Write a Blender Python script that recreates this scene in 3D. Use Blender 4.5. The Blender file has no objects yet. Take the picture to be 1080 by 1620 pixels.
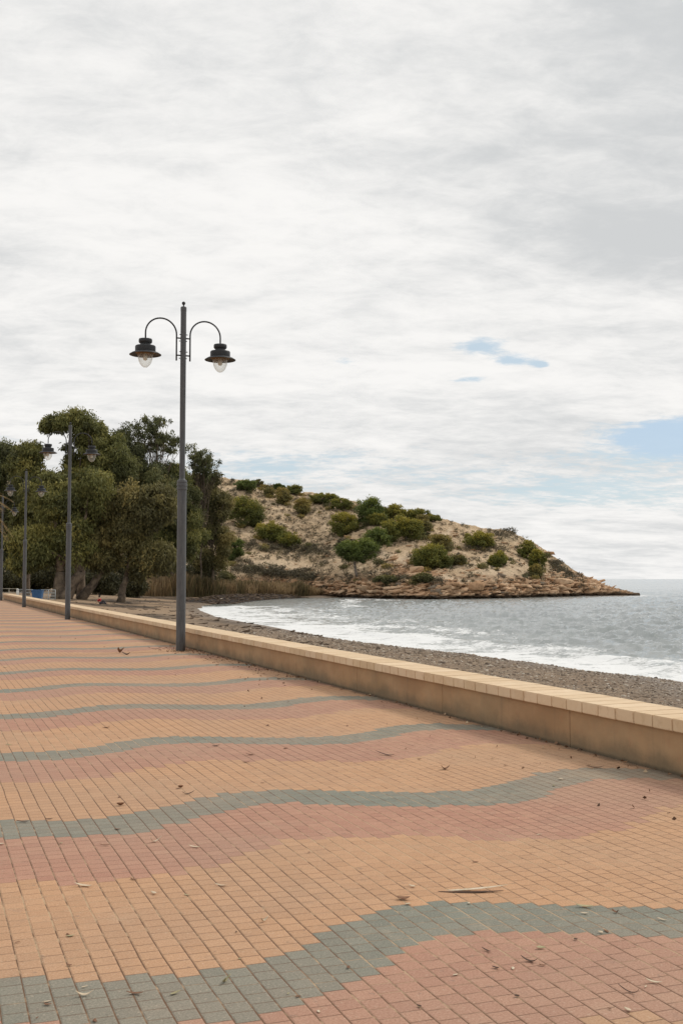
import bpy, bmesh, math, random
import numpy as np
from mathutils import Vector, Matrix, noise as mnoise

# ------------------------------------------------------------------ camera, world, sun, exposure
FPX, EYE = 1750.0, 1.63                    # focal length in photo pixels (1620 high), eye height
PITCH = math.radians(3.466); YAW = math.radians(20.57)
sc = bpy.context.scene
cam_d = bpy.data.cameras.new('camera'); cam = bpy.data.objects.new('camera', cam_d)
sc.collection.objects.link(cam); sc.camera = cam
cam_d.sensor_fit = 'VERTICAL'; cam_d.sensor_height = 36; cam_d.lens = FPX/1620*36
cam_d.clip_start = 0.1; cam_d.clip_end = 80000
cam.location = (0, 0, EYE); cam.rotation_euler = (math.radians(90)+PITCH, 0, -YAW)
sc.render.resolution_x = 682; sc.render.resolution_y = 1024
sc.view_settings.view_transform = 'Standard'; sc.view_settings.look = 'None'
sc.view_settings.exposure = 0.16; sc.view_settings.gamma = 1.0
SUN_EL = math.radians(44); SUN_AZ = math.radians(78)   # azimuth clockwise from +Y

FH = np.array([math.sin(YAW), math.cos(YAW), 0.0]); RT = np.array([math.cos(YAW), -math.sin(YAW), 0.0])
UPZ = np.array([0, 0, 1.0])
FW = FH*math.cos(PITCH)+UPZ*math.sin(PITCH); UW = -FH*math.sin(PITCH)+UPZ*math.cos(PITCH)
CAM = np.array([0, 0, EYE])
def ray(x, y):
    d = RT*(x-540)+UW*(810-y)+FW*FPX
    return d
def onz(x, y, z=0.0):
    d = ray(x, y); return CAM+d*((z-EYE)/d[2])
def atv(x, y, v):
    """point on the ray through photo pixel at horizontal distance v ahead"""
    d = ray(x, y); return CAM+d*(v/(d@FH))

class NT:
    def __init__(s, tree): s.t = tree; s.n = tree.nodes; s.l = tree.links
    def node(s, typ, **kw):
        n = s.n.new(typ)
        for k, v in kw.items(): setattr(n, k, v)
        return n
    def put(s, sock, v):
        if isinstance(v, bpy.types.NodeSocket): s.l.new(v, sock)
        elif v is not None:
            if isinstance(v, (tuple, list)) and len(v) == 3 and sock.type == 'RGBA': v = (*v, 1)
            sock.default_value = v
    def math(s, op, a, b=None, c=None, clamp=False):
        n = s.node('ShaderNodeMath', operation=op); n.use_clamp = clamp
        s.put(n.inputs[0], a)
        if b is not None: s.put(n.inputs[1], b)
        if c is not None: s.put(n.inputs[2], c)
        return n.outputs[0]
    def mix(s, f, a, b, typ='MIX'):
        n = s.node('ShaderNodeMix', data_type='RGBA', blend_type=typ)
        s.put(n.inputs[0], f); s.put(n.inputs[6], a); s.put(n.inputs[7], b); return n.outputs[2]
    def noise(s, vec, scale, detail=4, rough=.55, out=0, dist=0.0):
        n = s.node('ShaderNodeTexNoise'); s.put(n.inputs['Vector'], vec); s.put(n.inputs['Scale'], scale)
        n.inputs['Detail'].default_value = detail; n.inputs['Roughness'].default_value = rough
        n.inputs['Distortion'].default_value = dist
        return n.outputs[out]
    def voro(s, vec, scale, feature='F1', out=0, rnd=1.0):
        n = s.node('ShaderNodeTexVoronoi', feature=feature); s.put(n.inputs['Vector'], vec); s.put(n.inputs['Scale'], scale)
        n.inputs['Randomness'].default_value = rnd
        return n.outputs[out]
    def ramp(s, f, a, b, smooth=True):
        n = s.node('ShaderNodeMapRange', interpolation_type='SMOOTHSTEP' if smooth else 'LINEAR')
        s.put(n.inputs[0], f); n.inputs[1].default_value = a; n.inputs[2].default_value = b; return n.outputs[0]
    def comb(s, x, y, z):
        n = s.node('ShaderNodeCombineXYZ'); s.put(n.inputs[0], x); s.put(n.inputs[1], y); s.put(n.inputs[2], z); return n.outputs[0]
    def sep(s, v):
        n = s.node('ShaderNodeSeparateXYZ'); s.put(n.inputs[0], v); return n.outputs
    def attr(s, name, out=2):
        n = s.node('ShaderNodeAttribute'); n.attribute_name = name; return n.outputs[out]
    def bump(s, h, strength=.3, dist=.02, nrm=None):
        n = s.node('ShaderNodeBump'); s.put(n.inputs['Height'], h); n.inputs['Strength'].default_value = strength
        n.inputs['Distance'].default_value = dist
        if nrm is not None: s.put(n.inputs['Normal'], nrm)
        return n.outputs[0]

# world: Nishita sky seen through a broken sheet of bright cloud
w = bpy.data.worlds.new('World'); sc.world = w; w.use_nodes = True
t = NT(w.node_tree); t.n.clear()
wo = t.node('ShaderNodeOutputWorld'); bg = t.node('ShaderNodeBackground'); bg.inputs[1].default_value = 0.10
t.l.new(bg.outputs[0], wo.inputs[0])
sky = t.node('ShaderNodeTexSky', sky_type='NISHITA'); sky.sun_disc = False
sky.sun_elevation = SUN_EL; sky.sun_rotation = SUN_AZ; sky.air_density = 1.0; sky.dust_density = .6; sky.ozone_density = 1.5
tc = t.node('ShaderNodeTexCoord'); gx, gy, gz = t.sep(tc.outputs['Generated'])
# cloud sheet coordinates: direction projected on a high level layer
zz = t.math('ADD', t.math('MAXIMUM', gz, 0.0), 0.17)
px_ = t.math('DIVIDE', gx, zz); py_ = t.math('DIVIDE', gy, zz)
# rotate so x is across the view
cx_ = t.math('SUBTRACT', t.math('MULTIPLY', px_, float(RT[0])), t.math('MULTIPLY', py_, float(-RT[1])))
cy_ = t.math('ADD', t.math('MULTIPLY', px_, float(FH[0])), t.math('MULTIPLY', py_, float(FH[1])))
cvec = t.comb(cx_, cy_, 3.7)
rot = t.node('ShaderNodeMapping'); t.put(rot.inputs[0], cvec); rot.inputs['Rotation'].default_value = (0, 0, math.radians(-32)); rot.inputs['Scale'].default_value = (1.3, 2.0, 1)
streak = rot.outputs[0]
n_big = t.noise(streak, .55, 5, .55, dist=.4)
n_mid = t.noise(streak, 1.9, 8, .62, dist=.5)
n_fine = t.noise(streak, 6.0, 9, .68, dist=.3)
def dirblob(px, py, sx, sy):
    """soft patch of the sky round the direction of a photo pixel"""
    d = ray(px, py); d = d/np.linalg.norm(d)
    az = math.atan2(d @ RT, d @ FH); el = math.asin(d[2])
    lat = t.math('ADD', t.math('MULTIPLY', gx, float(RT[0])), t.math('MULTIPLY', gy, float(RT[1])))
    fwd = t.math('ADD', t.math('MULTIPLY', gx, float(FH[0])), t.math('MULTIPLY', gy, float(FH[1])))
    a = t.math('DIVIDE', t.math('SUBTRACT', t.math('ARCTAN2', lat, fwd), az), sx/FPX)
    e = t.math('DIVIDE', t.math('SUBTRACT', t.math('ARCSINE', gz), el), sy/FPX)
    r = t.math('ADD', t.math('MULTIPLY', a, a), t.math('MULTIPLY', e, e))
    return t.math('EXPONENT', t.math('MULTIPLY', r, -1.0))
hole = t.math('MULTIPLY', dirblob(1110, 690, 150, 36), 1.5)
h2 = t.math('MULTIPLY', dirblob(762, 545, 42, 15), .85)
for q_ in ((812, 570, 34, 9, .95), (856, 577, 14, 6, 1.0), (742, 600, 38, 6, .9), (790, 560, 95, 40, .22)): h2 = t.math('ADD', h2, t.math('MULTIPLY', dirblob(*q_[:4]), q_[4]))
h2b = t.math('MULTIPLY', dirblob(545, 573, 30, 9), .75)
h3 = t.math('MULTIPLY', dirblob(700, 745, 420, 50), .52)
h4 = t.math('MULTIPLY', dirblob(980, 785, 260, 34), .66)
h5 = t.math('MULTIPLY', dirblob(400, 735, 170, 36), .55)
h6 = t.math('MULTIPLY', dirblob(0, 690, 90, 25), .45)
hs = hole
for q in (h2, h2b, h3, h4, h5, h6): hs = t.math('ADD', hs, q)
# hole strength broken up by the noise
n_wisp = t.noise(streak, 16.0, 6, .65); br = t.math('ADD', t.math('ADD', t.math('MULTIPLY', n_mid, .7), t.math('MULTIPLY', n_fine, .95)), t.math('MULTIPLY', n_wisp, .55)); br = t.math('ADD', t.math('MULTIPLY', t.math('SUBTRACT', br, 1.10), 1.6), .97)   # ~ .92 mean
open_ = t.ramp(t.math('SUBTRACT', t.math('ADD', hs, .42), br), -.12, .50)
open_ = t.math('MULTIPLY', open_, .92)
bright = t.math('ADD', t.math('MULTIPLY', n_big, .42), t.math('MULTIPLY', n_mid, .40))
bright = t.math('ADD', bright, t.math('MULTIPLY', n_fine, .36))       # mean ~.54
dark = t.math('ADD', dirblob(1080, 150, 380, 260), t.math('MULTIPLY', dirblob(120, 110, 420, 130), .30))
dark = t.math('ADD', dark, t.math('MULTIPLY', dirblob(980, 370, 180, 45), .5))
dark = t.math('ADD', dark, t.math('MULTIPLY', dirblob(600, 700, 700, 80), .35))
lite = t.math('ADD', t.math('MULTIPLY', dirblob(500, 380, 500, 200), .5), t.math('MULTIPLY', dirblob(900, 500, 260, 90), .4))
bv = t.math('ADD', t.math('SUBTRACT', bright, t.math('MULTIPLY', dark, .15)), t.math('MULTIPLY', lite, .16))
cf = t.ramp(bv, .38, .72)
cloud = t.mix(cf, (5.7, 5.82, 5.88), (8.5, 8.38, 8.2))
skyc = t.mix(1.0, sky.outputs[0], (.95, 1.0, .98), 'MULTIPLY')
blue = t.mix(.75, skyc, t.mix(t.ramp(hole, .25, .9), (5.25, 6.2, 6.9), (4.5, 5.65, 7.1)))
fin = t.mix(open_, cloud, blue)
t.put(bg.inputs[0], fin)

sun_d = bpy.data.lights.new('sun', 'SUN'); sun_d.energy = 1.6; sun_d.angle = math.radians(14); sun_d.color = (1, .93, .82)
sun = bpy.data.objects.new('sun', sun_d); sc.collection.objects.link(sun)
sd = Vector((math.sin(SUN_AZ)*math.cos(SUN_EL), math.cos(SUN_AZ)*math.cos(SUN_EL), math.sin(SUN_EL)))
sun.rotation_euler = sd.to_track_quat('Z', 'Y').to_euler(); sun.location = (30, -10, 40)

# ------------------------------------------------------------------ helpers
rng = np.random.default_rng(7); random.seed(7)
def link(o): sc.collection.objects.link(o); return o
def tag(o, label=None, cat=None, group=None, kind=None):
    if label: o['label'] = label
    if cat: o['category'] = cat
    if group: o['group'] = group
    if kind: o['kind'] = kind
    return o
def empty(name, loc, rz=0.0):
    o = bpy.data.objects.new(name, None); link(o); o.location = Vector([float(c) for c in loc]); o.rotation_euler = (0, 0, rz); o.empty_display_size = .3
    return o
def npmesh(name, V, F, mat, parent=None, attrs=None, smooth=False, loc=None, mats=None):
    """V (n,3), F (m,k) -> mesh object"""
    V = np.asarray(V, dtype=np.float32); me = bpy.data.meshes.new(name)
    F = np.asarray(F, dtype=np.int32); m, k = F.shape
    me.vertices.add(len(V)); me.vertices.foreach_set('co', V.ravel())
    me.loops.add(m*k); me.loops.foreach_set('vertex_index', F.ravel())
    me.polygons.add(m); me.polygons.foreach_set('loop_start', np.arange(m, dtype=np.int32)*k)
    me.polygons.foreach_set('loop_total', np.full(m, k, dtype=np.int32))
    if smooth: me.polygons.foreach_set('use_smooth', np.ones(m, dtype=bool))
    me.update(calc_edges=True)
    for an, av in (attrs or {}).items():
        a = me.attributes.new(an, 'FLOAT', 'POINT'); a.data.foreach_set('value', np.asarray(av, dtype=np.float32))
    me.materials.append(mat)
    o = bpy.data.objects.new(name, me); link(o)
    if parent: o.parent = parent
    if loc is not None: o.location = Vector([float(c) for c in loc])
    return o
def bmobj(name, bm, mat, parent=None, smooth=False, bevel=0, loc=None):
    me = bpy.data.meshes.new(name)
    bmesh.ops.recalc_face_normals(bm, faces=bm.faces)
    bm.to_mesh(me); bm.free()
    if smooth:
        for p in me.polygons: p.use_smooth = True
    me.materials.append(mat); o = bpy.data.objects.new(name, me); link(o)
    if parent: o.parent = parent
    if loc is not None: o.location = loc
    if bevel:
        b = o.modifiers.new('bevel', 'BEVEL'); b.width = bevel; b.segments = 2; b.limit_method = 'ANGLE'
    return o
def add_box(bm, x0, x1, y0, y1, z0, z1):
    vs = [bm.verts.new(p) for p in ((x0,y0,z0),(x1,y0,z0),(x1,y1,z0),(x0,y1,z0),(x0,y0,z1),(x1,y0,z1),(x1,y1,z1),(x0,y1,z1))]
    for f in ((0,3,2,1),(4,5,6,7),(0,1,5,4),(1,2,6,5),(2,3,7,6),(3,0,4,7)): bm.faces.new([vs[i] for i in f])
def add_lathe(bm, prof, seg=32, c=(0,0,0)):
    rings = []
    for r, z in prof:
        if r < 1e-5: rings.append([bm.verts.new((c[0], c[1], c[2]+z))])
        else: rings.append([bm.verts.new((c[0]+r*math.cos(2*math.pi*i/seg), c[1]+r*math.sin(2*math.pi*i/seg), c[2]+z)) for i in range(seg)])
    for a, b in zip(rings, rings[1:]):
        for i in range(seg):
            j = (i+1) % seg
            q = [a[i % len(a)], a[j % len(a)], b[j % len(b)], b[i % len(b)]]
            u = []
            for v in q:
                if v not in u: u.append(v)
            if len(u) > 2: bm.faces.new(u)
def add_tube(bm, pts, rad, seg=10):
    pts = [Vector([float(c) for c in p]) for p in pts]
    if not hasattr(rad, '__len__'): rad = [rad]*len(pts)
    rings = []; prev = None
    for i, p in enumerate(pts):
        d = (pts[min(i+1, len(pts)-1)]-pts[max(i-1, 0)]).normalized()
        if prev is None: n = d.orthogonal().normalized()
        else: n = (prev-d*prev.dot(d)).normalized()
        prev = n; b = d.cross(n)
        rings.append([bm.verts.new(p+(n*math.cos(2*math.pi*k/seg)+b*math.sin(2*math.pi*k/seg))*rad[i]) for k in range(seg)])
    for a, b in zip(rings, rings[1:]):
        for k in range(seg): bm.faces.new((a[k], a[(k+1) % seg], b[(k+1) % seg], b[k]))
    bm.faces.new(rings[0][::-1]); bm.faces.new(rings[-1])
# vectorised value noise
_perm = rng.permutation(4096)
def _h(ix, iy, iz): return _perm[(ix+_perm[(iy+_perm[iz & 4095]) & 4095]) & 4095]/4095.0
def vnoise(P):
    P = np.asarray(P, dtype=float); I = np.floor(P).astype(int); f = P-I; f = f*f*(3-2*f); x, y, z = I.T; a, b, c = f.T
    def L(u, v, q): return u+(v-u)*q
    r = [[L(_h(x, y+j, z+k), _h(x+1, y+j, z+k), a) for j in (0, 1)] for k in (0, 1)]
    return L(L(r[0][0], r[0][1], b), L(r[1][0], r[1][1], b), c)*2-1
def fbm(P, scale, oct=5, gain=.5):
    s = 0; a = 1; P = np.asarray(P, dtype=float)*scale; tot = 0
    for _ in range(oct): s = s+a*vnoise(P+17.3*_); tot += a; a *= gain; P = P*2.03
    return s/tot
def sstep(x, a, b):
    q = np.clip((x-a)/(b-a), 0, 1); return q*q*(3-2*q)

def newmat(name, rough=.8, spec=.3):
    m = bpy.data.materials.new(name); m.use_nodes = True; t = NT(m.node_tree)
    p = m.node_tree.nodes['Principled BSDF']; p.inputs['Roughness'].default_value = rough
    p.inputs['Specular IOR Level'].default_value = spec
    return m, t, p
def coords(t, kind='Object'): return t.node('ShaderNodeTexCoord').outputs[kind]
def geopos(t): return t.node('ShaderNodeNewGeometry').outputs['Position']

# ------------------------------------------------------------------ materials
def mat_paving():
    m, t, p = newmat('concrete_pavers', .85, .25)
    g = geopos(t); X, Y, Z = t.sep(g)
    wob = t.noise(t.comb(t.math('MULTIPLY', X, 9.0), Y, 0), 1.3, 2)
    wobx = t.math('MULTIPLY', t.math('SUBTRACT', wob, .5), .016)
    Xw = t.math('ADD', X, wobx)
    cx = t.math('MULTIPLY', Xw, 10.0); col = t.math('FLOOR', cx); fx = t.math('SUBTRACT', cx, col)
    wn = t.node('ShaderNodeTexWhiteNoise', noise_dimensions='1D'); t.put(wn.inputs['W'], col)
    off = t.math('ADD', t.math('MULTIPLY', t.math('MODULO', col, 2.0), .5), t.math('MULTIPLY', wn.outputs[0], .35))
    cy = t.math('ADD', t.math('MULTIPLY', Y, 10.0), off); row = t.math('FLOOR', cy); fy = t.math('SUBTRACT', cy, row)
    yc = t.math('DIVIDE', t.math('SUBTRACT', t.math('ADD', row, .5), off), 10.0)
    xc = t.math('DIVIDE', t.math('ADD', col, .5), 10.0)
    # each band wobbles a little in height and place
    k = t.math('FLOOR', t.math('DIVIDE', t.math('SUBTRACT', yc, 3.4), 3.15))
    ph = t.math('MULTIPLY', t.math('SUBTRACT', xc, 2.42), 2*math.pi/2.82)
    wave = t.math('ADD', t.math('MULTIPLY', t.math('COSINE', ph), .285), t.math('MULTIPLY', t.math('COSINE', t.math('ADD', t.math('MULTIPLY', ph, 2.0), .9)), .03))
    top = t.math('ADD', wave, 4.88)
    gph = t.math('MODULO', t.math('ADD', t.math('SUBTRACT', top, yc), 315.0), 3.15)
    isgrey = t.math('LESS_THAN', gph, .53); w3 = t.node('ShaderNodeTexWhiteNoise', noise_dimensions='2D'); t.put(w3.inputs['Vector'], t.comb(row, col, 0)); isred = t.math('MULTIPLY', t.math('LESS_THAN', t.math('ADD', gph, t.math('MULTIPLY', t.math('SUBTRACT', w3.outputs[0], .5), .12)), 1.62), t.math('SUBTRACT', 1.0, isgrey))
    w2 = t.node('ShaderNodeTexWhiteNoise', noise_dimensions='2D'); t.put(w2.inputs['Vector'], t.comb(col, row, 0))
    rnd = w2.outputs[0]; rc = w2.outputs[1]
    orange = t.mix(rnd, (.475, .250, .122), (.545, .294, .148)); red = t.mix(rnd, (.385, .175, .112), (.45, .222, .142)); grey = t.mix(rnd, (.145, .165, .135), (.185, .203, .165))
    # a few odd bricks
    c = t.mix(isred, orange, red); c = t.mix(isgrey, c, grey)
    big = t.noise(g, .45, 5, .6); c = t.mix(t.ramp(big, .35, .65), t.mix(.34, c, (.34, .23, .16)), c)
    sp = t.noise(g, 17.0, 4, .6); c = t.mix(t.math('MULTIPLY', t.ramp(sp, .62, .72), .4), c, (.14, .10, .075)); blot = t.noise(g, 2.6, 6, .65); c = t.mix(t.math('MULTIPLY', t.ramp(blot, .55, .8), .30), c, (.50, .36, .24))
    dk = t.noise(g, 5.5, 6, .7); c = t.mix(t.math('MULTIPLY', t.ramp(dk, .55, .80), .42), c, (.16, .11, .08))
    fine = t.noise(g, 105.0, 4, .75); chip = t.noise(g, 46.0, 3, .6); c = t.mix(t.math('MULTIPLY', t.ramp(chip, .60, .70), .28), c, (.62, .50, .38)); c = t.mix(t.ramp(fine, .3, .7), t.mix(.26, c, (.05, .04, .03)), t.mix(.13, c, (.8, .7, .6)))
    jn = t.noise(g, 38, 3, .6)
    ex = t.math('MINIMUM', fx, t.math('SUBTRACT', 1.0, fx)); ey = t.math('MINIMUM', fy, t.math('SUBTRACT', 1.0, fy))
    jw = t.math('MULTIPLY', t.math('SUBTRACT', jn, .5), .045)
    exw = t.math('ADD', ex, jw); eyw = t.math('ADD', ey, jw)
    jx = t.math('SUBTRACT', 1.0, t.ramp(exw, .016, .045)); jy = t.math('MULTIPLY', t.math('SUBTRACT', 1.0, t.ramp(eyw, .014, .042)), .68)
    j = t.math('MAXIMUM', jx, jy)
    sand = t.ramp(t.math('ADD', t.math('MULTIPLY', t.noise(g, 7.0, 4, .65), .5), t.math('MULTIPLY', t.noise(g, .5, 3, .5), .5)), .47, .60)
    # the sea side of the promenade is dusted with blown sand
    jc = t.mix(sand, (.135, .075, .042), (.44, .31, .19)); c = t.mix(j, c, jc)
    dust = t.math('MULTIPLY', t.ramp(X, 3.6, 6.0), t.ramp(t.noise(g, 1.7, 6, .65), .32, .72)); c = t.mix(t.math('MULTIPLY', dust, .30), c, (.50, .33, .20))
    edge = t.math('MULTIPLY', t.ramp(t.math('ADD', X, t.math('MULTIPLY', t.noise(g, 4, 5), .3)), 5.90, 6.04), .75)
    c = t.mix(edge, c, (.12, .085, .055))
    t.put(p.inputs['Base Color'], c)
    hx = t.ramp(ex, .02, .10); hy = t.ramp(ey, .01, .08)
    tilt = t.math('ADD', t.math('MULTIPLY', t.math('SUBTRACT', rnd, .5), .25), t.math('MULTIPLY', t.math('MULTIPLY', t.math('SUBTRACT', wn.outputs[0], .5), fx), .5))
    h = t.math('ADD', t.math('ADD', t.math('MINIMUM', hx, hy), tilt), t.math('MULTIPLY', fine, .16))
    t.put(p.inputs['Normal'], t.bump(h, .55, .006)); t.put(p.inputs['Roughness'], .86)
    return m
def mat_wall():
    m, t, p = newmat('rendered_wall', .85, .25); g = geopos(t); X, Y, Z = t.sep(g)
    n1 = t.noise(t.comb(X, t.math('MULTIPLY', Y, .55), Z), 2.2, 6, .6); n2 = t.noise(g, 9, 6, .65)
    c = t.mix(t.ramp(n1, .3, .7), (.33, .205, .108), (.43, .280, .155)); c = t.mix(t.math('MULTIPLY', t.ramp(n2, .5, .75), .35), c, (.40, .20, .11))
    run = t.noise(t.comb(X, t.math('MULTIPLY', Y, 9.0), t.math('MULTIPLY', Z, .7)), 1.0, 5, .6); c = t.mix(t.math('MULTIPLY', t.ramp(run, .50, .78), .38), c, (.20, .145, .095))
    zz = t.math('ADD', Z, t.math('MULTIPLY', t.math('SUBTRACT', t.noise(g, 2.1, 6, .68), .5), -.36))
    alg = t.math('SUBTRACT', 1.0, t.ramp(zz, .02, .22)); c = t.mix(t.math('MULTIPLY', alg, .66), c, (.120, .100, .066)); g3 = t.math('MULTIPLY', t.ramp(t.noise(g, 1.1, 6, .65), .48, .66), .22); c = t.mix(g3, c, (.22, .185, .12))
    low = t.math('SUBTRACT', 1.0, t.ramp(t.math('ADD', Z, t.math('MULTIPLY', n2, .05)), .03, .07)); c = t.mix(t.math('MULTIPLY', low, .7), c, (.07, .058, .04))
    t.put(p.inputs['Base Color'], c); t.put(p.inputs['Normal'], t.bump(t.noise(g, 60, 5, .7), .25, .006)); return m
def mat_coping():
    m, t, p = newmat('sandstone_coping', .8, .25); g = geopos(t)
    oi = t.node('ShaderNodeObjectInfo').outputs['Random']; at = t.attr('rnd')
    rnd = t.math('FRACT', t.math('ADD', oi, at))
    c = t.mix(rnd, (.60, .44, .275), (.69, .53, .36)); n = t.noise(g, 11, 6, .6); c = t.mix(t.math('MULTIPLY', t.ramp(n, .48, .75), .35), c, (.42, .27, .15))
    n = t.noise(g, 3.0, 4, .6); c = t.mix(t.math('MULTIPLY', t.ramp(n, .5, .72), .30), c, (.74, .62, .45))
    t.put(p.inputs['Base Color'], c); t.put(p.inputs['Normal'], t.bump(t.noise(g, 90, 4, .7), .2, .004)); return m
def mat_lamp_metal(name, a, b, rough=.5):
    m, t, p = newmat(name, rough, .4); g = coords(t); X, Y, Z = t.sep(g)
    n = t.noise(t.comb(t.math('MULTIPLY', X, 6), t.math('MULTIPLY', Y, 6), t.math('MULTIPLY', Z, 1.0)), 3, 6, .7); c = t.mix(t.ramp(n, .3, .75), a, b)
    c = t.mix(t.math('MULTIPLY', t.ramp(t.noise(g, 24, 4, .7), .62, .75), .5), c, (.30, .30, .29))
    low = t.math('SUBTRACT', 1.0, t.ramp(t.math('ADD', Z, t.math('MULTIPLY', n, .5)), .25, .75)); c = t.mix(t.math('MULTIPLY', low, .6), c, (.035, .028, .022))
    t.put(p.inputs['Base Color'], c); t.put(p.inputs['Roughness'], t.ramp(n, -.8, 1.8)); return m
def mat_simple(name, a, b, scale=8, rough=.85, bump=.2, bdist=.01, spec=.25, attr=None):
    m, t, p = newmat(name, rough, spec); g = coords(t)
    n = t.noise(g, scale, 6, .65); f = t.ramp(n, .3, .7)
    if attr: f = t.math('ADD', t.math('MULTIPLY', f, .4), t.math('MULTIPLY', t.attr(attr), .6))
    t.put(p.inputs['Base Color'], t.mix(f, a, b)); t.put(p.inputs['Normal'], t.bump(t.noise(g, scale*4, 5, .7), bump, bdist)); return m
def mat_leaf(name, lo, mid, hi, trans=.35):
    """foliage: tone per clump, variation per leaf, thin leaves let some light through"""
    m, t, p = newmat(name, .6, .25); a = t.attr('tone'); b = t.attr('rnd')
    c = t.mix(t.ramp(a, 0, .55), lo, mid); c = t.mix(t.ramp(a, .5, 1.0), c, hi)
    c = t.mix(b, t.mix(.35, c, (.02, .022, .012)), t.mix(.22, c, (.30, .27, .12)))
    t.put(p.inputs['Base Color'], c)
    tr = t.node('ShaderNodeBsdfTranslucent'); t.put(tr.inputs[0], c); mx = t.node('ShaderNodeMixShader'); mx.inputs[0].default_value = trans
    t.l.new(p.outputs[0], mx.inputs[1]); t.l.new(tr.outputs[0], mx.inputs[2]); t.l.new(mx.outputs[0], t.n['Material Output'].inputs[0]); return m
M = {}
M['paving'] = mat_paving(); M['wall'] = mat_wall(); M['coping'] = mat_coping()
M['pole'] = mat_lamp_metal('lamp_grey_paint', (.062, .065, .070), (.108, .110, .112))
M['dark_metal'] = mat_lamp_metal('lamp_dark_paint', (.018, .020, .023), (.036, .038, .041))
M['hood_under'] = mat_simple('hood_lining', (.18, .12, .06), (.24, .16, .085), 3, .6, .0)
M['bark'] = mat_simple('eucalyptus_bark', (.060, .046, .036), (.20, .155, .11), 1.6, .9, .5, .08)
M['pine_bark'] = mat_simple('pine_bark', (.16, .13, .11), (.30, .26, .22), 2.0, .9, .5, .05)
M['euc'] = mat_leaf('eucalyptus_leaves', (.070, .082, .030), (.19, .20, .062), (.40, .36, .105))
M['eucd'] = mat_leaf('eucalyptus_leaves_grey', (.066, .080, .038), (.160, .178, .074), (.31, .28, .11))
M['eucb'] = mat_leaf('eucalyptus_leaves_brown', (.088, .082, .035), (.215, .190, .072), (.39, .31, .115))
M['pine'] = mat_leaf('pine_needles', (.056, .080, .018), (.17, .185, .032), (.46, .38, .048), .2)
M['pineg'] = mat_leaf('pine_needles_green', (.046, .078, .018), (.11, .165, .030), (.27, .31, .048), .2)
M['pineb'] = mat_leaf('bush_olive_leaves', (.080, .085, .038), (.19, .175, .062), (.42, .31, .08), .2)
M['bushd'] = mat_leaf('bush_dark_leaves', (.036, .038, .020), (.062, .062, .030), (.11, .095, .045), .2)
M['reed'] = mat_leaf('dry_reeds', (.10, .085, .045), (.30, .195, .105), (.52, .37, .22), .4)
M['tuft'] = mat_leaf('scrub_tufts', (.055, .045, .035), (.105, .082, .058), (.17, .15, .075), .1)
M['palm'] = mat_leaf('dry_palm_fronds', (.20, .12, .06), (.36, .25, .12), (.48, .38, .18), .3)
M['white'] = mat_simple('white_paint', (.50, .49, .45), (.60, .59, .55), 6, .5, .05)
M['galv'] = mat_simple('galvanised_metal', (.30, .32, .33), (.44, .46, .46), 8, .45, .05)
M['blue'] = mat_simple('blue_plastic', (.035, .10, .22), (.06, .14, .28), 5, .45, .05)
M['cream'] = mat_simple('pale_cream_rail', (.26, .24, .19), (.36, .33, .27), 5, .6, .05)

# ------------------------------------------------------------------ setting: coast shape
SEA = -1.37
shore_px = [(1500,1190),(1080,1080),(1010,1072),(940,1065),(905,1058),(850,1050),(780,1041),(700,1032),(640,1026),(580,1018),(520,1007),(470,999),(420,990),(370,981),(335,973),(318,966),(322,960),(345,954.5),(385,950),(430,947.5),(480,946),(540,945.5),(600,947.5),(650,947),(700,948.5),(750,947),(800,946.5),(860,944.5),(900,943.6),(950,943.3),(1008,943.2)]
shore = [onz(x, y, SEA)[:2] for x, y in shore_px]
s0 = shore[0]; tip = shore[-1]
coast = [np.array([s0[0]+40, -20.0]), np.array([s0[0]+70, -300.0])][::-1] + [s0] + shore[1:] + [tip+FH[:2]*8, tip+FH[:2]*60-RT[:2]*12, tip+FH[:2]*200-RT[:2]*40, tip+FH[:2]*900-RT[:2]*300]
coast = np.array(coast)
poly = np.vstack([coast, [[-6000, 6000], [-6000, -6000], [coast[0][0], -6000]]])
def inpoly(P, poly):
    x, y = P.T; r = np.zeros(len(P), bool); n = len(poly)
    for i in range(n):
        x1, y1 = poly[i]; x2, y2 = poly[(i+1) % n]
        if y1 == y2: continue
        c = ((y1 > y) != (y2 > y)) & (x < (x2-x1)*(y-y1)/(y2-y1)+x1); r ^= c
    return r
def shoredist(P):
    """signed distance to the coast, positive inland"""
    P = np.asarray(P)[:, :2]; d = np.full(len(P), 1e9)
    for a, b in zip(coast, coast[1:]):
        ab = b-a; q = np.clip(((P-a)@ab)/(ab@ab), 0, 1); e = np.hypot(*(P-(a+q[:, None]*ab)).T); d = np.minimum(d, e)
    return np.where(inpoly(P, poly), d, -d)
def land_z(P):
    P = np.asarray(P); d = shoredist(P); P3 = np.c_[P[:, :2], np.zeros(len(P))]
    d2 = d+fbm(P3, .22, 4)*.9*np.clip(np.abs(d)/2+.3, 0, 1)
    z = SEA+np.interp(d2, [-80, -10, 0, 1.0, 2.2, 4, 7, 12, 25, 60], [-6, -1.2, 0, .14, .26, .36, .42, .62, 1.00, 1.30])
    z = z+fbm(P3+3, .35, 5)*.10*sstep(d, .5, 5)
    z = z+.38*sstep(P[:, :2]@FH[:2], 70, 105)*sstep(d, 3, 14)
    onprom = (P[:, 0] < 6.3) & (P[:, 1] < 97) & (P[:, 0] > -16)
    z = np.where(onprom, np.minimum(z, -.45), z)
    return z, d
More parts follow.
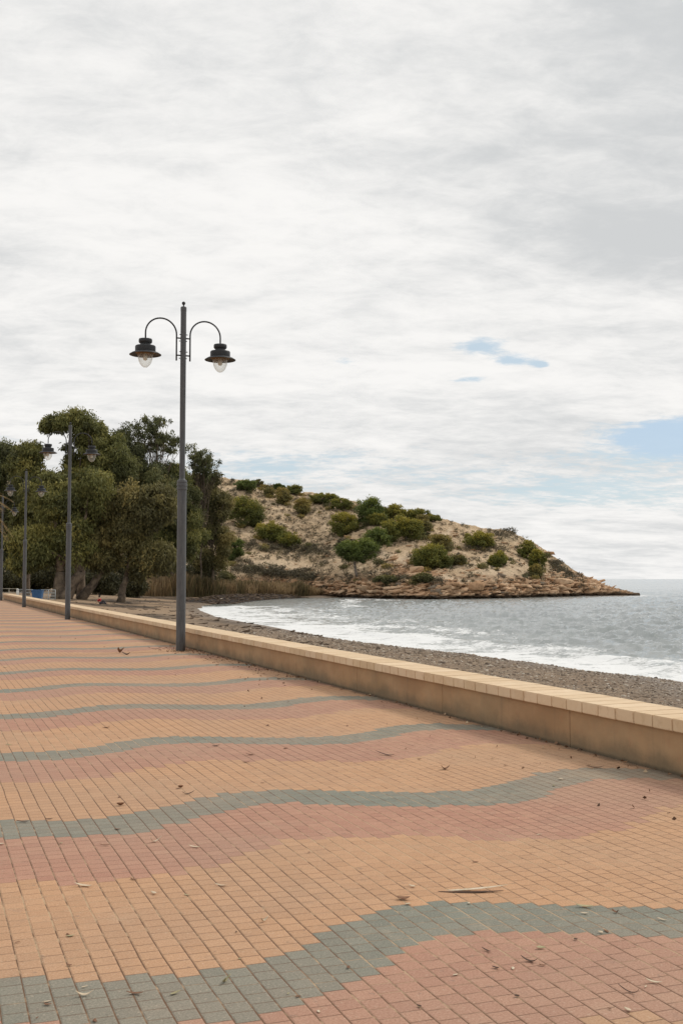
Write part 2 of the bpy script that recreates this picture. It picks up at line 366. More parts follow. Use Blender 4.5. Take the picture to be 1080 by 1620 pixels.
def fan(dense=.075, r0=4.0, r1=6000, grow=1.0115, a0=-28, a1=28):
    ang = np.concatenate([np.arange(-180, a0, 3.0), np.arange(a0, a1, dense), np.arange(a1, 180.1, 3.0)]); ang = np.radians(ang)
    r = [r0]
    while r[-1] < r1: r.append(r[-1]*(grow if r[-1] < 330 else 1.06))
    r = np.array(r); A, R_ = np.meshgrid(ang, r, indexing='xy')
    dirx = np.cos(A)[..., None]*FH[:2]+np.sin(A)[..., None]*RT[:2]; P = dirx*R_[..., None]
    return P.reshape(-1, 2), P.shape[:2]
def gridfaces(nr, nc):
    i = np.arange(nr-1)[:, None]*nc+np.arange(nc-1)[None]; i = i.ravel(); return np.c_[i, i+1, i+nc+1, i+nc]

# beach and land sheet
P, (nr, nc) = fan(dense=.11, grow=1.013)
z, d = land_z(P)
seaweed = sstep(fbm(np.c_[P, np.zeros(len(P))], .16, 5)+.35*np.exp(-((d-7)/5)**2), .12, .42)*sstep(d, 1, 3)*(1-sstep(d, 22, 34))*sstep(P@FH[:2], 55, 72)
pb = sstep(d, .3, 2.0)*(1-sstep(P@FH[:2], 60, 95)*.75)
m, t, p = newmat('beach_shingle', .9, .2); g = geopos(t)
v1 = t.voro(g, 13.0, out=1); v1r = t.sep(v1)[0]; v2r = t.sep(t.voro(g, 3.6, out=1))[0]
n1 = t.noise(g, .8, 6, .6)
c = t.mix(v1r, (.105, .075, .050), (.37, .275, .188)); c = t.mix(t.math('MULTIPLY', v2r, .35), c, (.17, .14, .115)); c = t.mix(t.math('MULTIPLY', t.ramp(n1, .4, .7), .5), c, (.20, .135, .085))
sandc = t.mix(t.noise(g, 3.0, 5), (.27, .185, .115), (.42, .30, .195)); sandc = t.mix(t.math('MULTIPLY', t.ramp(t.noise(g, 12, 5, .7), .52, .7), .45), sandc, (.12, .085, .06))
c = t.mix(t.attr('pebble'), sandc, c)
c = t.mix(t.math('MULTIPLY', t.attr('weed'), t.ramp(t.noise(g, 1.6, 6, .7), .30, .55)), c, (.045, .034, .026))
wet = t.attr('wet'); c = t.mix(t.math('MULTIPLY', wet, .55), c, (.085, .07, .058)); t.put(p.inputs['Base Color'], c)
t.put(p.inputs['Roughness'], t.math('SUBTRACT', .9, t.math('MULTIPLY', wet, .45)))
hh = t.math('ADD', t.math('MULTIPLY', t.voro(g, 13.0), -1.0), t.noise(g, 3, 6, .7)); t.put(p.inputs['Normal'], t.bump(hh, .8, .06))
o = npmesh('beach', np.c_[P, z], gridfaces(nr, nc), m, attrs={'pebble': pb, 'weed': seaweed, 'wet': 1-sstep(d, .8, 4.0)}, smooth=True); tag(o, kind='structure')

# ---------------- headland
rx = [-500, 150, 340, 390, 440, 520, 570, 600, 690, 760, 810, 850, 880, 905, 925, 943, 952, 975, 1000, 1014]
ry = [800, 752, 757, 763, 773, 787, 799, 804, 822, 838, 845, 866, 886, 904, 914, 919, 926, 932, 937.5, 943.0]
bx = [-500, 340, 480, 540, 600, 700, 800, 900, 1014]; bv = [178, 182, 186, 178, 166, 162, 172, 191, 196]
bz = [0.0, -.2, -.5, SEA-.15, SEA-.15, SEA-.15, SEA-.15, SEA-.15, SEA-.15]
wx = [-500, 700, 850, 930, 1014]; wv = [75, 62, 42, 22, 5]
def ridge(x):
    v0 = np.interp(x, bx, bv); v1 = v0+np.interp(x, wx, wv); y = np.interp(x, rx, ry)
    H = EYE+(916-y)/1753*v1
    return v0, v1, np.interp(x, bx, bz), H
xs = np.arange(-500, 1014.1, 1.6); ss = np.concatenate([np.linspace(-.06, .16, 66)[:-1], np.linspace(.16, 1.25, 190), np.linspace(1.28, 2.05, 16)])
XX, SS = np.meshgrid(xs, ss); xf = XX.ravel(); sf = SS.ravel()
def hill_point(x, s, detail=True):
    v0, v1, z0, H = ridge(x); v = v0+(v1-v0)*s; u = (x-540)/1753*v
    X = FH[0]*v+RT[0]*u; Y = FH[1]*v+RT[1]*u; P2 = np.c_[X, Y, np.zeros(len(X))]
    cl = np.interp(x, [300, 480, 560, 700, 850, 950, 1014], [.6, 1.6, 2.7, 2.6, 2.9, 2.0, .6])  # ledge height
    cl = np.minimum(cl*(1+.25*fbm(P2, .06, 3)), (H-z0)*.8)
    sw = fbm(P2+9, .11, 4)*.012
    s2 = s+sw*(s > -.02)
    k1 = sstep(s2, .0, .05); k2 = np.clip((s2-.05)/.95, 0, None)
    body = cl*k1+(H-z0-cl)*np.where(k2 < 1, (k2**1.08)*(1-.10*np.sin(k2*math.pi)*0), np.maximum(1-(k2-1)**2*1.4, -.3))
    z = z0+body
    z = np.where(s < 0, z0+s*30, z)
    env = np.clip(s*9, 0, 1)*np.clip((2-s)*2, 0, 1)*np.clip((H-z0)/6, .05, 1)
    edge = np.where(np.abs(s-1) < .25, .55, 1.0)
    P3 = np.c_[X, Y, z*1.5]
    gl = fbm(P2*np.array([1, 1, 1]), .045, 4)          # gullies and shoulders
    z = z+env*edge*(gl*2.4*np.clip(4*s*(1-np.clip(s, 0, 1)), 0, 1))
    if detail:
        rg = 1-np.abs(fbm(P3+40, .22, 5, .55))*2.4
        z = z+env*rg*.62+env*fbm(P3+5, 1.3, 3)*.24
        # strata in the ledge: stepped beds
        lo = 1-sstep(s, .05, .13)
        dip = u*.035
        q = (z+dip+fbm(P3, .12, 3)*.6)/.55; st = (np.floor(q)+sstep(q-np.floor(q), .55, 1.0))*.55-dip-fbm(P3, .12, 3)*.6
        on = lo*(s > 0)*np.clip((H-z0)/3, 0, 1)
        z = z*(1-on*.9)+st*on*.9
        v = v+on*(fbm(P3+70, .35, 4)*2.2+fbm(P3+30, 1.2, 3)*.7)
        X = FH[0]*v+RT[0]*u; Y = FH[1]*v+RT[1]*u
    return np.c_[X, Y, z]
HP = hill_point(xf, sf)
def blobm(x, y, cx, cy, rx_, ry_): return np.exp(-(((x-cx)/rx_)**2+((y-cy)/ry_)**2))
def projpix(Pw):
    v = Pw-CAM; zf = v@FW; return 540+FPX*(v@RT)/zf, 810-FPX*(v@UW)/zf
hpx, hpy = projpix(HP)
vis = sf < 1.02
# bare sand paths and slopes, orange rock, all as the ground's own colour
def polyline_mask(pts, wd):
    d = np.full(len(hpx), 1e9)
    for (a, b), (c_, d_) in zip(pts, pts[1:]):
        ab = np.array([c_-a, d_-b]); q = np.clip(((hpx-a)*ab[0]+(hpy-b)*ab[1])/(ab@ab), 0, 1); d = np.minimum(d, np.hypot(hpx-(a+q*ab[0]), hpy-(b+q*ab[1])))
    return np.exp(-(d/wd)**2)
n_h = fbm(HP, .25, 5)
path = np.maximum.reduce([polyline_mask([(585,872),(630,882),(665,905),(730,919),(800,924),(870,930)], 6+3*n_h), polyline_mask([(690,855),(705,845),(712,838)], 3), blobm(hpx, hpy, 655, 885, 26, 14), blobm(hpx, hpy, 790, 905, 60, 14)*.8, blobm(hpx, hpy, 425, 893, 60, 10)*.8])*vis
rock = np.clip(np.maximum(1-sstep(sf, .05, .12), blobm(hpx, hpy, 655, 902, 40, 16)), 0, 1)*vis
rock = np.maximum(rock, sstep(hpx, 880, 940)*.9)
scrubm = np.clip(np.maximum.reduce([1.6*(1-sstep(hpx, 325, 350)), polyline_mask([(370,898),(430,905),(495,912)], 7), blobm(hpx, hpy, 640, 918, 60, 9)*.8, blobm(hpx, hpy, 885, 905, 18, 18)*.9, blobm(hpx, hpy, 800, 850, 40, 8)*.7, polyline_mask([(385,862),(480,872),(520,872)], 6)*.8])*vis, 0, 1)
m, t, p = newmat('headland_ground', .95, .15); g = geopos(t); Z = t.sep(g)[2]
n1 = t.noise(g, .22, 7, .65); n2 = t.noise(g, 1.1, 7, .7); n3 = t.noise(g, 3.2, 5, .7)
c = t.mix(t.ramp(n1, .3, .7), (.56, .41, .255), (.72, .555, .375)); c = t.mix(t.math('MULTIPLY', t.ramp(n2, .46, .64), .50), c, (.235, .155, .095)); c = t.mix(t.math('MULTIPLY', t.ramp(n3, .52, .66), .60), c, (.14, .10, .066))  # dark ground mottling, partly painting in the shade of gullies
rk = t.mix(t.ramp(n2, .35, .65), (.30, .165, .085), (.55, .34, .20)); rk = t.mix(t.math('MULTIPLY', t.ramp(n3, .5, .62), .75), rk, (.12, .085, .055)); rk = t.mix(t.math('MULTIPLY', t.ramp(n1, .5, .62), .5), rk, (.42, .32, .22))
c = t.mix(t.attr('rock'), c, rk)
c = t.mix(t.math('MULTIPLY', t.attr('scrub'), t.ramp(n2, .34, .56)), c, (.088, .078, .048))
c = t.mix(t.math('MULTIPLY', t.attr('path'), .85), c, t.mix(n3, (.62, .48, .33), (.72, .58, .42)))
wetz = t.math('SUBTRACT', 1.0, t.ramp(t.math('ADD', Z, t.math('MULTIPLY', t.math('SUBTRACT', n2, .5), 1.2)), SEA+.35, SEA+.9)); c = t.mix(t.math('MULTIPLY', wetz, .92), c, (.035, .027, .019))
c = t.mix(t.math('MULTIPLY', t.attr('tip'), .9), c, (.045, .037, .028))
t.put(p.inputs['Base Color'], c); hb = t.math('ADD', n2, t.math('MULTIPLY', n3, .5)); t.put(p.inputs['Normal'], t.bump(hb, 1.0, .6))
o = npmesh('headland', HP, gridfaces(len(ss), len(xs)), m, attrs={'rock': rock, 'path': path, 'scrub': scrubm, 'tip': sstep(hpx, 955, 972)}, smooth=True); tag(o, kind='structure')
# lookup grid: hit the hill along a photo direction
HPg = HP.reshape(len(ss), len(xs), 3); PXg = hpx.reshape(len(ss), len(xs)); PYg = hpy.reshape(len(ss), len(xs))
def hill_hit(x, y):
    j = int(np.clip(round((x-xs[0])/1.6), 0, len(xs)-1)); colY = PYg[:, j]
    k0 = np.searchsorted(ss, .0)
    top = colY[k0:].min()
    if y <= top: i = k0+int(np.argmin(colY[k0:]))
    else: i = k0+int(np.argmax(colY[k0:] <= y))
    return HPg[i, j].copy()

# ---------------- sea
P, (nr, nc) = fan(dense=.075, r0=14.0, r1=60000, grow=1.0062)
d = shoredist(P); rr = np.hypot(*P.T); P3 = np.c_[P, np.zeros(len(P))]
offs = -d
amp = np.clip(offs/14, .12, 1)*np.clip(1-(rr-60)/900, 0, 1)
# swell runs towards the beach; sum of noise ridges
Q = np.c_[(P@RT[:2])*.55+(P@FH[:2])*.25, (P@FH[:2])*1.0, np.zeros(len(P))]
def crest(sc_, o_, pw): return np.clip(1-np.abs(fbm(Q+o_, sc_, 3, .45))*2.6, 0, 1)**pw
wv_ = fbm(Q, .20, 3)*.16+crest(.45, 31, 2.5)*.15+crest(1.1, 77, 2.0)*.16+crest(2.4, 120, 1.5)*.11
nearw = np.clip(1-(rr-60)/260, 0, 1)
z = SEA+.02+amp*wv_*(.35+.65*nearw)
# low breaker ridges rolling in parallel to the beach
brk = np.zeros(len(P))
nb = fbm(P3, .09, 3)*2.4; keepb = (P@FH[:2] < 118)
for o_, a_, w_ in ((3.2, .16, .8), (8.0, .18, 1.0)):
    e = (offs-o_-nb)/w_; ri = np.exp(-e**2)*sstep(fbm(P3+o_, .07, 2), -.35, .15)*keepb; z = z+a_*ri; brk = np.maximum(brk, np.exp(-((e+.6)/1.1)**2)*sstep(fbm(P3+o_, .07, 2), -.35, .15)*keepb)
beachside = 1-sstep(P@FH[:2], 112, 135)
wid = np.interp(P@FH[:2], [25, 40, 70, 115], [10, 10, 17, 22])
fn = fbm(P3+8, .30, 5, .6)
foam = np.clip(1.05-offs/wid+fn*.75, 0, 1)*beachside
foam = np.maximum(foam, brk*.75*beachside)
ppx, ppy = projpix(np.c_[P, np.full(len(P), SEA)])
hs_ = (1-beachside)*np.exp(-(np.clip(offs-1.2, 0, None)/1.8)**2)*sstep(fbm(P3+50, .12, 3), -.25, .2)
hs_ *= np.clip(sstep(ppx, 470, 520)*(1-sstep(ppx, 660, 700))+sstep(ppx, 840, 870)*(1-sstep(ppx, 1015, 1050)), .25, 1)
foam = np.maximum(foam, hs_)
# white breaking lines by the cove head
foam = np.maximum(foam, .8*np.exp(-((offs-15-fn*5)/3.0)**2)*sstep(ppx, 470, 560)*(1-sstep(ppx, 640, 700))*(rr > 110)*(rr < 175))
z = np.where(offs < 0, SEA+.015-offs*-.0+np.clip(-offs, 0, 1.5)*.055, z)
F = gridfaces(nr, nc); keep = (d[F] < 1.2).any(axis=1) & (d[F] < 8).all(axis=1); F = F[keep]
used = np.unique(F); rm = np.full(len(P), -1); rm[used] = np.arange(len(used)); F = rm[F]
m, t, p = newmat('sea_water', .12, .5); g = geopos(t)
p.inputs['IOR'].default_value = 1.333; p.inputs['Specular IOR Level'].default_value = .8
mp = t.node('ShaderNodeMapping'); t.put(mp.inputs[0], g); mp.inputs['Rotation'].default_value = (0, 0, YAW+.35); mp.inputs['Scale'].default_value = (.55, 1.25, 1)
g2 = mp.outputs[0]
b1 = t.noise(g2, .30, 6, .62); b2 = t.noise(g2, 1.15, 6, .66); b3 = t.noise(g2, 3.6, 5, .7)
hb = t.math('ADD', b2, t.math('MULTIPLY', b3, .30))
nrm = t.bump(hb, 1.0, .11)
t.put(p.inputs['Normal'], nrm)
deep = t.mix(t.ramp(b1, .35, .65), (.225, .25, .253), (.30, .325, .325))
wc = t.mix(t.math('MULTIPLY', t.attr('shallow'), .8), deep, (.20, .215, .185))
t.put(p.inputs['Base Color'], wc); p.inputs['Roughness'].default_value = .12
fm = t.node('ShaderNodeBsdfPrincipled'); t.put(fm.inputs['Base Color'], (.80, .81, .81)); fm.inputs['Roughness'].default_value = .75; fm.inputs['Specular IOR Level'].default_value = .2
lace = t.noise(g, 1.5, 7, .72, dist=.6); lace2 = t.noise(t.comb(t.math('MULTIPLY', t.sep(g)[0], 1.6), t.sep(g)[1], 0), 5.0, 5, .7)
lv = t.math('ADD', t.math('MULTIPLY', lace, .65), t.math('MULTIPLY', lace2, .35))
fv = t.math('MULTIPLY', t.ramp(t.math('SUBTRACT', t.math('ADD', t.math('MULTIPLY', t.attr('foam'), .44), .215), lv), -.05, .13), .93)
t.put(fm.inputs['Normal'], t.bump(t.math('ADD', lv, hb), .6, .12))
# small whitecaps and glitter crests offshore
mx = t.node('ShaderNodeMixShader'); t.put(mx.inputs[0], fv); t.l.new(p.outputs[0], mx.inputs[1]); t.l.new(fm.outputs[0], mx.inputs[2]); t.l.new(mx.outputs[0], t.n['Material Output'].inputs[0])
o = npmesh('sea', np.c_[P, z][used], F, m, attrs={'foam': foam[used], 'shallow': np.exp(-np.clip(offs, 0, None)/7.0)[used]}, smooth=True); tag(o, kind='structure')

# ---------------- promenade
bm = bmesh.new(); add_box(bm, -15.5, 5.883, -14, 96, -1.2, 0)
o = bmobj('promenade', bm, M['paving']); tag(o, kind='structure')

# ------------------------------------------------------------------ sea wall
WX = 5.885; WT = .47
sw = empty('sea_wall', (WX, 0, 0)); tag(sw, 'low ochre rendered sea wall with pale stone coping running beside the promenade', 'wall')
bm = bmesh.new(); y = -9.0+.38; L = 2.83; first = True; y0 = -12.0; yy = 9.38-2.83*7
while y0 < 92:
    y1 = min(yy, 92.0)
    add_box(bm, 0, .46, y0+.004, y1-.004, -1.6, WT-.105); y0 = y1; yy += 2.83
bmobj('wall_body', bm, M['wall'], sw, bevel=.004)
# recessed joint filler behind the panel gaps
bm = bmesh.new(); add_box(bm, .012, .448, -11.9, 91.9, -1.5, WT-.106); bmobj('joint_filler', bm, mat_simple('dark_joint', (.05, .035, .025), (.09, .06, .04)), sw)
PIT = 9.3687-9.0934+.0; PIT = .2722
bmc = bmesh.new(); add_box(bmc, -.045, .50, -.132, .132, -.105, 0)
bmesh.ops.bevel(bmc, geom=bmc.edges[:], offset=.006, segments=2, affect='EDGES')
slab0 = None; rest = []
ys = [9.3687-PIT/2+PIT*i for i in range(-75, 304)]
ys = [q for q in ys if q < 91.8]
visible = [q for q in ys if q > 5.6][:100]
for q in ys:
    if q in visible:
        if slab0 is None: o = bmobj('coping_slab', bmc, M['coping'], sw); slab0 = o
        else: o = slab0.copy(); link(o); o.parent = sw
        o.location = (random.uniform(-.002, .002), q, WT+random.uniform(-.0012, .0012)); o.rotation_euler = (0, 0, random.uniform(-.004, .004))
    else: rest.append(q)
V0 = np.array([v.co[:] for v in slab0.data.vertices]); F0 = [list(p.vertices) for p in slab0.data.polygons]
bm = bmesh.new(); ra = bm.verts.layers.float.new('rnd')
for q in rest:
    r_ = random.random(); vs = []
    for v in V0:
        b = bm.verts.new((v[0], v[1]+q, v[2]+WT)); b[ra] = r_; vs.append(b)
    for f in F0: bm.faces.new([vs[i] for i in f])
o = bmobj('coping_slabs', bm, M['coping'], sw); o['kind'] = 'stuff'

# ------------------------------------------------------------------ street lamps
def glass_mat():
    m, t, p = newmat('lamp_glass', .15, .5); t.put(p.inputs['Base Color'], (.80, .80, .76))
    tr = t.node('ShaderNodeBsdfTransparent'); t.put(tr.inputs[0], (.96, .96, .94)); mx = t.node('ShaderNodeMixShader')
    lw = t.node('ShaderNodeLayerWeight'); lw.inputs[0].default_value = .35; t.put(mx.inputs[0], t.math('ADD', t.math('MULTIPLY', lw.outputs[1], .45), .16))
    t.l.new(tr.outputs[0], mx.inputs[1]); t.l.new(p.outputs[0], mx.inputs[2]); t.l.new(mx.outputs[0], t.n['Material Output'].inputs[0]); return m
M['glass'] = glass_mat()
M['bulb'] = mat_simple('bulb_white', (.66, .64, .56), (.78, .76, .70), 5, .4, .0)
def make_lamp():
    r = empty('street_lamp', (0, 0, 0))
    bm = bmesh.new(); add_lathe(bm, [(0, -.15), (.112, -.15), (.112, .0), (.107, .03), (.106, .35), (.104, 3.70), (0, 3.70)], 32); bmobj('lower_pole', bm, M['pole'], r, smooth=True).modifiers.new('e', 'EDGE_SPLIT')
    bm = bmesh.new(); add_lathe(bm, [(0, 3.71), (.064, 3.71), (.066, 7.80), (.069, 7.802), (.069, 7.885), (.06, 7.90), (0, 7.90)], 28); bmobj('upper_pole', bm, M['pole'], r, smooth=True).modifiers.new('e', 'EDGE_SPLIT')
    bm = bmesh.new(); add_lathe(bm, [(.10, 3.66), (.118, 3.665), (.120, 3.72), (.108, 3.725), (.108, 3.745), (.120, 3.75), (.120, 3.80), (.108, 3.805), (.108, 3.825), (.117, 3.83), (.114, 3.875), (.075, 3.90), (.064, 3.93)], 32); bmobj('collar', bm, M['pole'], r, smooth=True).modifiers.new('e', 'EDGE_SPLIT')
    bm = bmesh.new(); add_lathe(bm, [(0, 7.88), (.016, 7.895), (.016, 7.945)]+[(.042*math.sin(a), 7.985-.042*math.cos(a)) for a in np.linspace(.4, math.pi, 10)], 18); bmobj('finial', bm, M['dark_metal'], r, smooth=True)
    bm = bmesh.new(); add_box(bm, -.05, .05, -.1065, -.1035, .55, .95); bmobj('access_hatch', bm, M['pole'], r)
    for s in (-1, 1):
        bm = bmesh.new(); pts = [(s*.158, 0, 6.64), (s*.158, 0, 6.9), (s*.158, 0, 7.1)]
        pts += [(s*(.515-.357*math.cos(a)), 0, 7.24+.357*math.sin(a)) for a in np.linspace(0, math.pi, 22)]
        pts += [(s*.872, 0, 7.12)]
        add_tube(bm, pts, .0185, 12); arm = bmobj('curved_arm', bm, M['dark_metal'], r, smooth=True)
        for zc in (7.165, 6.765):
            bm = bmesh.new(); add_tube(bm, [(s*.05, 0, zc), (s*.155, 0, zc)], .017, 10)
            add_tube(bm, [(s*.064, -.03, zc+.08), (s*.094, -.03, zc+.08)], .011, 8); add_tube(bm, [(s*.066, .03, zc-.06), (s*.092, .03, zc-.06)], .011, 8)
            bmobj('bracket', bm, M['dark_metal'], arm, smooth=True)
        bm = bmesh.new(); c = (s*.872, 0, 6.73)
        add_lathe(bm, [(0, .375), (.035, .372), (.04, .365), (.145, .355), (.153, .335), (.153, .285), (.140, .262), (.118, .252), (.116, .225), (.150, .205), (.222, .195), (.232, .178), (.232, .085), (.225, .06)], 40, c); hd = bmobj('lamp_hood', bm, M['dark_metal'], r, smooth=True); hd.modifiers.new('e', 'EDGE_SPLIT')
        bm = bmesh.new(); add_lathe(bm, [(.222, .062), (.24, .060), (.30, .036), (.360, -.002), (.361, -.010), (.30, .020), (.225, .036)], 44, c); bmobj('brim', bm, M['dark_metal'], hd, smooth=True)
        bm = bmesh.new(); add_lathe(bm, [(.224, .033), (.19, .032), (.178, .020), (.176, -.004), (.168, -.005), (.165, .03), (.0, .055)], 40, c); bmobj('reflector', bm, M['hood_under'], hd, smooth=True)
        bm = bmesh.new(); pr = [(.172, .012), (.172, -.03), (.166, -.09), (.150, -.155), (.122, -.215), (.085, -.262), (.045, -.292), (0, -.302)]
        add_lathe(bm, pr, 36, c); bmobj('glass_globe', bm, M['glass'], hd, smooth=True)
        bm = bmesh.new(); add_lathe(bm, [(.028, .05), (.028, 0), (.05, -.03), (.058, -.08), (.045, -.125), (0, -.145)], 16, c); bmobj('bulb', bm, M['bulb'], hd, smooth=True)
    return r
def copy_tree(o, parent=None):
    c = o.copy(); link(c); c.parent = parent
    for ch in list(o.children): copy_tree(ch, c)
    return c
lamp = make_lamp()
lamp_lab = ['tall grey double armed street lamp nearest the camera with fallen leaves at its foot', 'second street lamp along the wall, its two heads in front of the eucalyptus crowns', 'third street lamp along the wall, thin grey post left of the second lamp', 'farthest street lamp at the left edge, partly behind dry palm fronds']
for i, (lx, ly) in enumerate([(5.45, 24.88), (5.42, 45.9), (5.39, 66.6), (5.40, 87.6)]):
    o = lamp if i == 0 else copy_tree(lamp)
    o.location = (lx, ly, 0); o.rotation_euler = (random.uniform(-.002, .002), 0, random.uniform(-.02, .02)) if i else (0, 0, 0)
    tag(o, lamp_lab[i], 'street lamp', 'street lamps along the sea wall')

# ------------------------------------------------------------------ foliage tools
def leafcloud(centers, radii, tones, n, size, aspect=.35, hang=.5, shell=.45, flat=1.0):
    """many small four-cornered leaves spread through lumpy clumps"""
    k = len(centers); wts = np.array(radii)[:, 0]**2; wts = wts/wts.sum()
    ci = rng.choice(k, n, p=wts); C = np.array(centers)[ci]; R_ = np.array(radii)[ci]
    d = rng.normal(size=(n, 3)); d /= np.linalg.norm(d, axis=1)[:, None]
    lump = 1+.34*vnoise(d*2.3+ci[:, None]*7.1)+.30*vnoise(d*5.5+ci[:, None]*3.3)
    rad = (shell+(1-shell)*rng.random(n)**.6)*lump
    P = C+d*R_*rad[:, None]
    # leaf axes
    ax = rng.normal(size=(n, 3)); ax[:, 2] -= hang*2.0; ax /= np.linalg.norm(ax, axis=1)[:, None]
    nn = d+rng.normal(size=(n, 3))*.7; b = np.cross(ax, nn); b /= np.linalg.norm(b, axis=1)[:, None]+1e-6
    s = size*(.6+.8*rng.random(n)); L = ax*s[:, None]; W = b*(s*aspect)[:, None]*.5
    V = np.stack([P, P+L*.45+W, P+L, P+L*.45-W], 1).reshape(-1, 3)
    F = np.arange(4*n).reshape(n, 4)
    tone = np.clip(np.array(tones)[ci]+.32*(d[:, 2])*(rad > .7)*.6+rng.normal(size=n)*.10, 0, 1)  # sunlit clump tops and darker undersides painted into the leaf tone
    return V, F, {'tone': np.repeat(tone, 4), 'rnd': np.repeat(rng.random(n), 4)}
def limb_mesh(paths, seg=7):
    bm = bmesh.new()
    for pts, rad in paths: add_tube(bm, pts, rad, seg)
    return bm
def bent(a, b, n=5, wob=.3, sag=0):
    a = np.array(a, float); b = np.array(b, float); pts = []
    for i in range(n+1):
        q = i/n; p = a*(1-q)+b*q+rng.normal(size=3)*wob*(0 < i < n); p[2] += sag*math.sin(q*math.pi); pts.append(p)
    return pts

# ------------------------------------------------------------------ eucalyptus grove
def land_h(x, y): return float(land_z(np.array([[x, y]]))[0][0])
def euc(label, bx_, Zd, envs, nclump, nleaf, mat, lean=0, trunk_r=.45, crad=(1.0, 2.0), sparse=False, tone0=.35, nlimb=7, name='eucalyptus_tree', group='eucalyptus trees of the grove', cat='tree', forks=1):
    """envs: crown lobes given where the photo shows them (centre x, centre y, half width, half height in photo pixels) at distance Zd"""
    g0 = atv(bx_, 936, Zd); g0[2] = land_h(g0[0], g0[1])-.1
    root = empty(name, g0); tag(root, label, cat, group)
    cs, rs, ts = [], [], []
    tot = sum(e[2]*e[3] for e in envs)
    for (ex, ey, hw, hh) in envs:
        nclump_ = nclump*(1.7 if not sparse else 1); c = atv(ex, ey, Zd)-g0; sx = hw/1753*Zd; sz = hh/1753*Zd; sy = max(sx*.8, 2.0)
        m_ = max(3, int(nclump_*hw*hh/tot))
        for i in range(m_):
            dd = rng.normal(size=3); dd /= np.linalg.norm(dd); r_ = rng.random()**.4
            cr = rng.uniform(*crad)*min(1, sx/3+.3)*(.72 if not sparse else 1)
            p_ = c+RT*dd[0]*max(sx-cr*.9, .2)*r_+FH*dd[1]*max(sy-cr, .2)*r_+UPZ*dd[2]*max(sz-cr*.8, .2)*r_
            cs.append(p_); rs.append((cr*rng.uniform(.9, 1.3), cr*rng.uniform(.9, 1.3), cr*rng.uniform(.7, 1.25))); ts.append(np.clip(tone0+rng.normal()*.26, 0, 1))
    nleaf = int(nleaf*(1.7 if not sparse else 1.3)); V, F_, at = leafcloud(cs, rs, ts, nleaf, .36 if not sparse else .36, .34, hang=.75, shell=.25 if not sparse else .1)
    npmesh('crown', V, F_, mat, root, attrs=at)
    top = np.mean(cs, axis=0); paths = []
    for fk in range(forks):
        fo = RT*(fk-(forks-1)/2)*1.3
        knee = np.array([top[0]*.30, top[1]*.30, max(top[2]*.36, 1.5)])+RT*lean+fo*1.5
        st = fo*.5
        trunk_r_ = trunk_r*.62; paths.append((bent(st, knee, 5, .05), list(np.linspace(trunk_r_*1.45, trunk_r_*.8, 6))))
        paths.append((bent(knee, top+fo+np.array([0, 0, 1.0]), 6, .14), list(np.linspace(trunk_r_*.8, trunk_r_*.2, 7))))
        idx = rng.choice(len(cs), min(nlimb, len(cs)), replace=False)
        for i in idx:
            q = rng.uniform(.0, .6); s = knee*(1-q)+(top+fo)*q
            paths.append((bent(s, cs[i], 4, .25, .2), list(np.linspace(trunk_r*(.30 if not sparse else .2), .035 if not sparse else .015, 5))))
    bmobj('trunk', limb_mesh(paths, 8), M['bark'], root, smooth=True)
    return root
G = 'eucalyptus trees of the grove'
euc('dark eucalyptus at the far left edge, left of the fork trunked one', -6, 124, [(0, 760, 45, 60), (10, 840, 50, 55), (15, 715, 34, 26)], 34, 24000, M['eucd'], tone0=.30)
euc('rounded eucalyptus crown between the left edge and the tallest tree, behind the third lamp', 42, 120, [(42, 745, 36, 52), (55, 810, 42, 50), (60, 712, 16, 20)], 34, 26000, M['euc'], tone0=.42)
euc('tallest eucalyptus with an open umbrella top rising above the grove', 128, 122, [(112, 668, 50, 28), (148, 690, 44, 36), (170, 730, 48, 60), (120, 745, 50, 50), (70, 672, 16, 12)], 52, 36000, M['euc'], tone0=.45, trunk_r=.55, nlimb=12, crad=(.8, 1.7))
euc('yellowish weeping eucalyptus with thick pale trunks behind the second lamp', 97, 110, [(85, 790, 56, 50), (62, 860, 62, 44), (118, 850, 40, 50), (150, 775, 32, 46), (30, 890, 30, 18)], 52, 44000, M['euc'], lean=1.0, trunk_r=.85, tone0=.55, forks=2)
euc('brownish spreading eucalyptus with dark leaning trunk left of the pale single trunk', 127, 112, [(140, 850, 44, 46), (165, 815, 46, 44), (210, 800, 40, 40), (160, 885, 34, 26)], 46, 36000, M['eucb'], lean=1.4, trunk_r=.62, tone0=.40)
euc('weeping eucalyptus on a pale single trunk standing clear at the beach edge', 191, 113, [(205, 835, 58, 52), (245, 800, 42, 46), (172, 884, 26, 26), (245, 880, 40, 34), (222, 900, 26, 16)], 44, 38000, M['eucb'], trunk_r=.50, tone0=.42)
euc('dark green eucalyptus crown right of the tallest tree and left of the nearest lamp', 222, 146, [(195, 690, 26, 30), (200, 740, 50, 46), (240, 760, 46, 36), (260, 790, 40, 40)], 42, 32000, M['eucd'], tone0=.32, trunk_r=.5)
euc('sparse see-through eucalyptus top against the sky, left of the nearest lamp post', 250, 148, [(235, 672, 34, 26), (262, 700, 30, 24), (222, 700, 22, 26), (250, 690, 44, 36)], 150, 5200, M['eucd'], sparse=True, crad=(.25, .62), trunk_r=.22, nlimb=80, tone0=.30)
euc('sparse wispy eucalyptus top seen right of the nearest lamp post', 318, 156, [(312, 722, 30, 22), (330, 745, 22, 22), (300, 712, 18, 16), (322, 735, 34, 30)], 110, 3400, M['eucd'], sparse=True, crad=(.25, .6), trunk_r=.20, nlimb=60, tone0=.30)
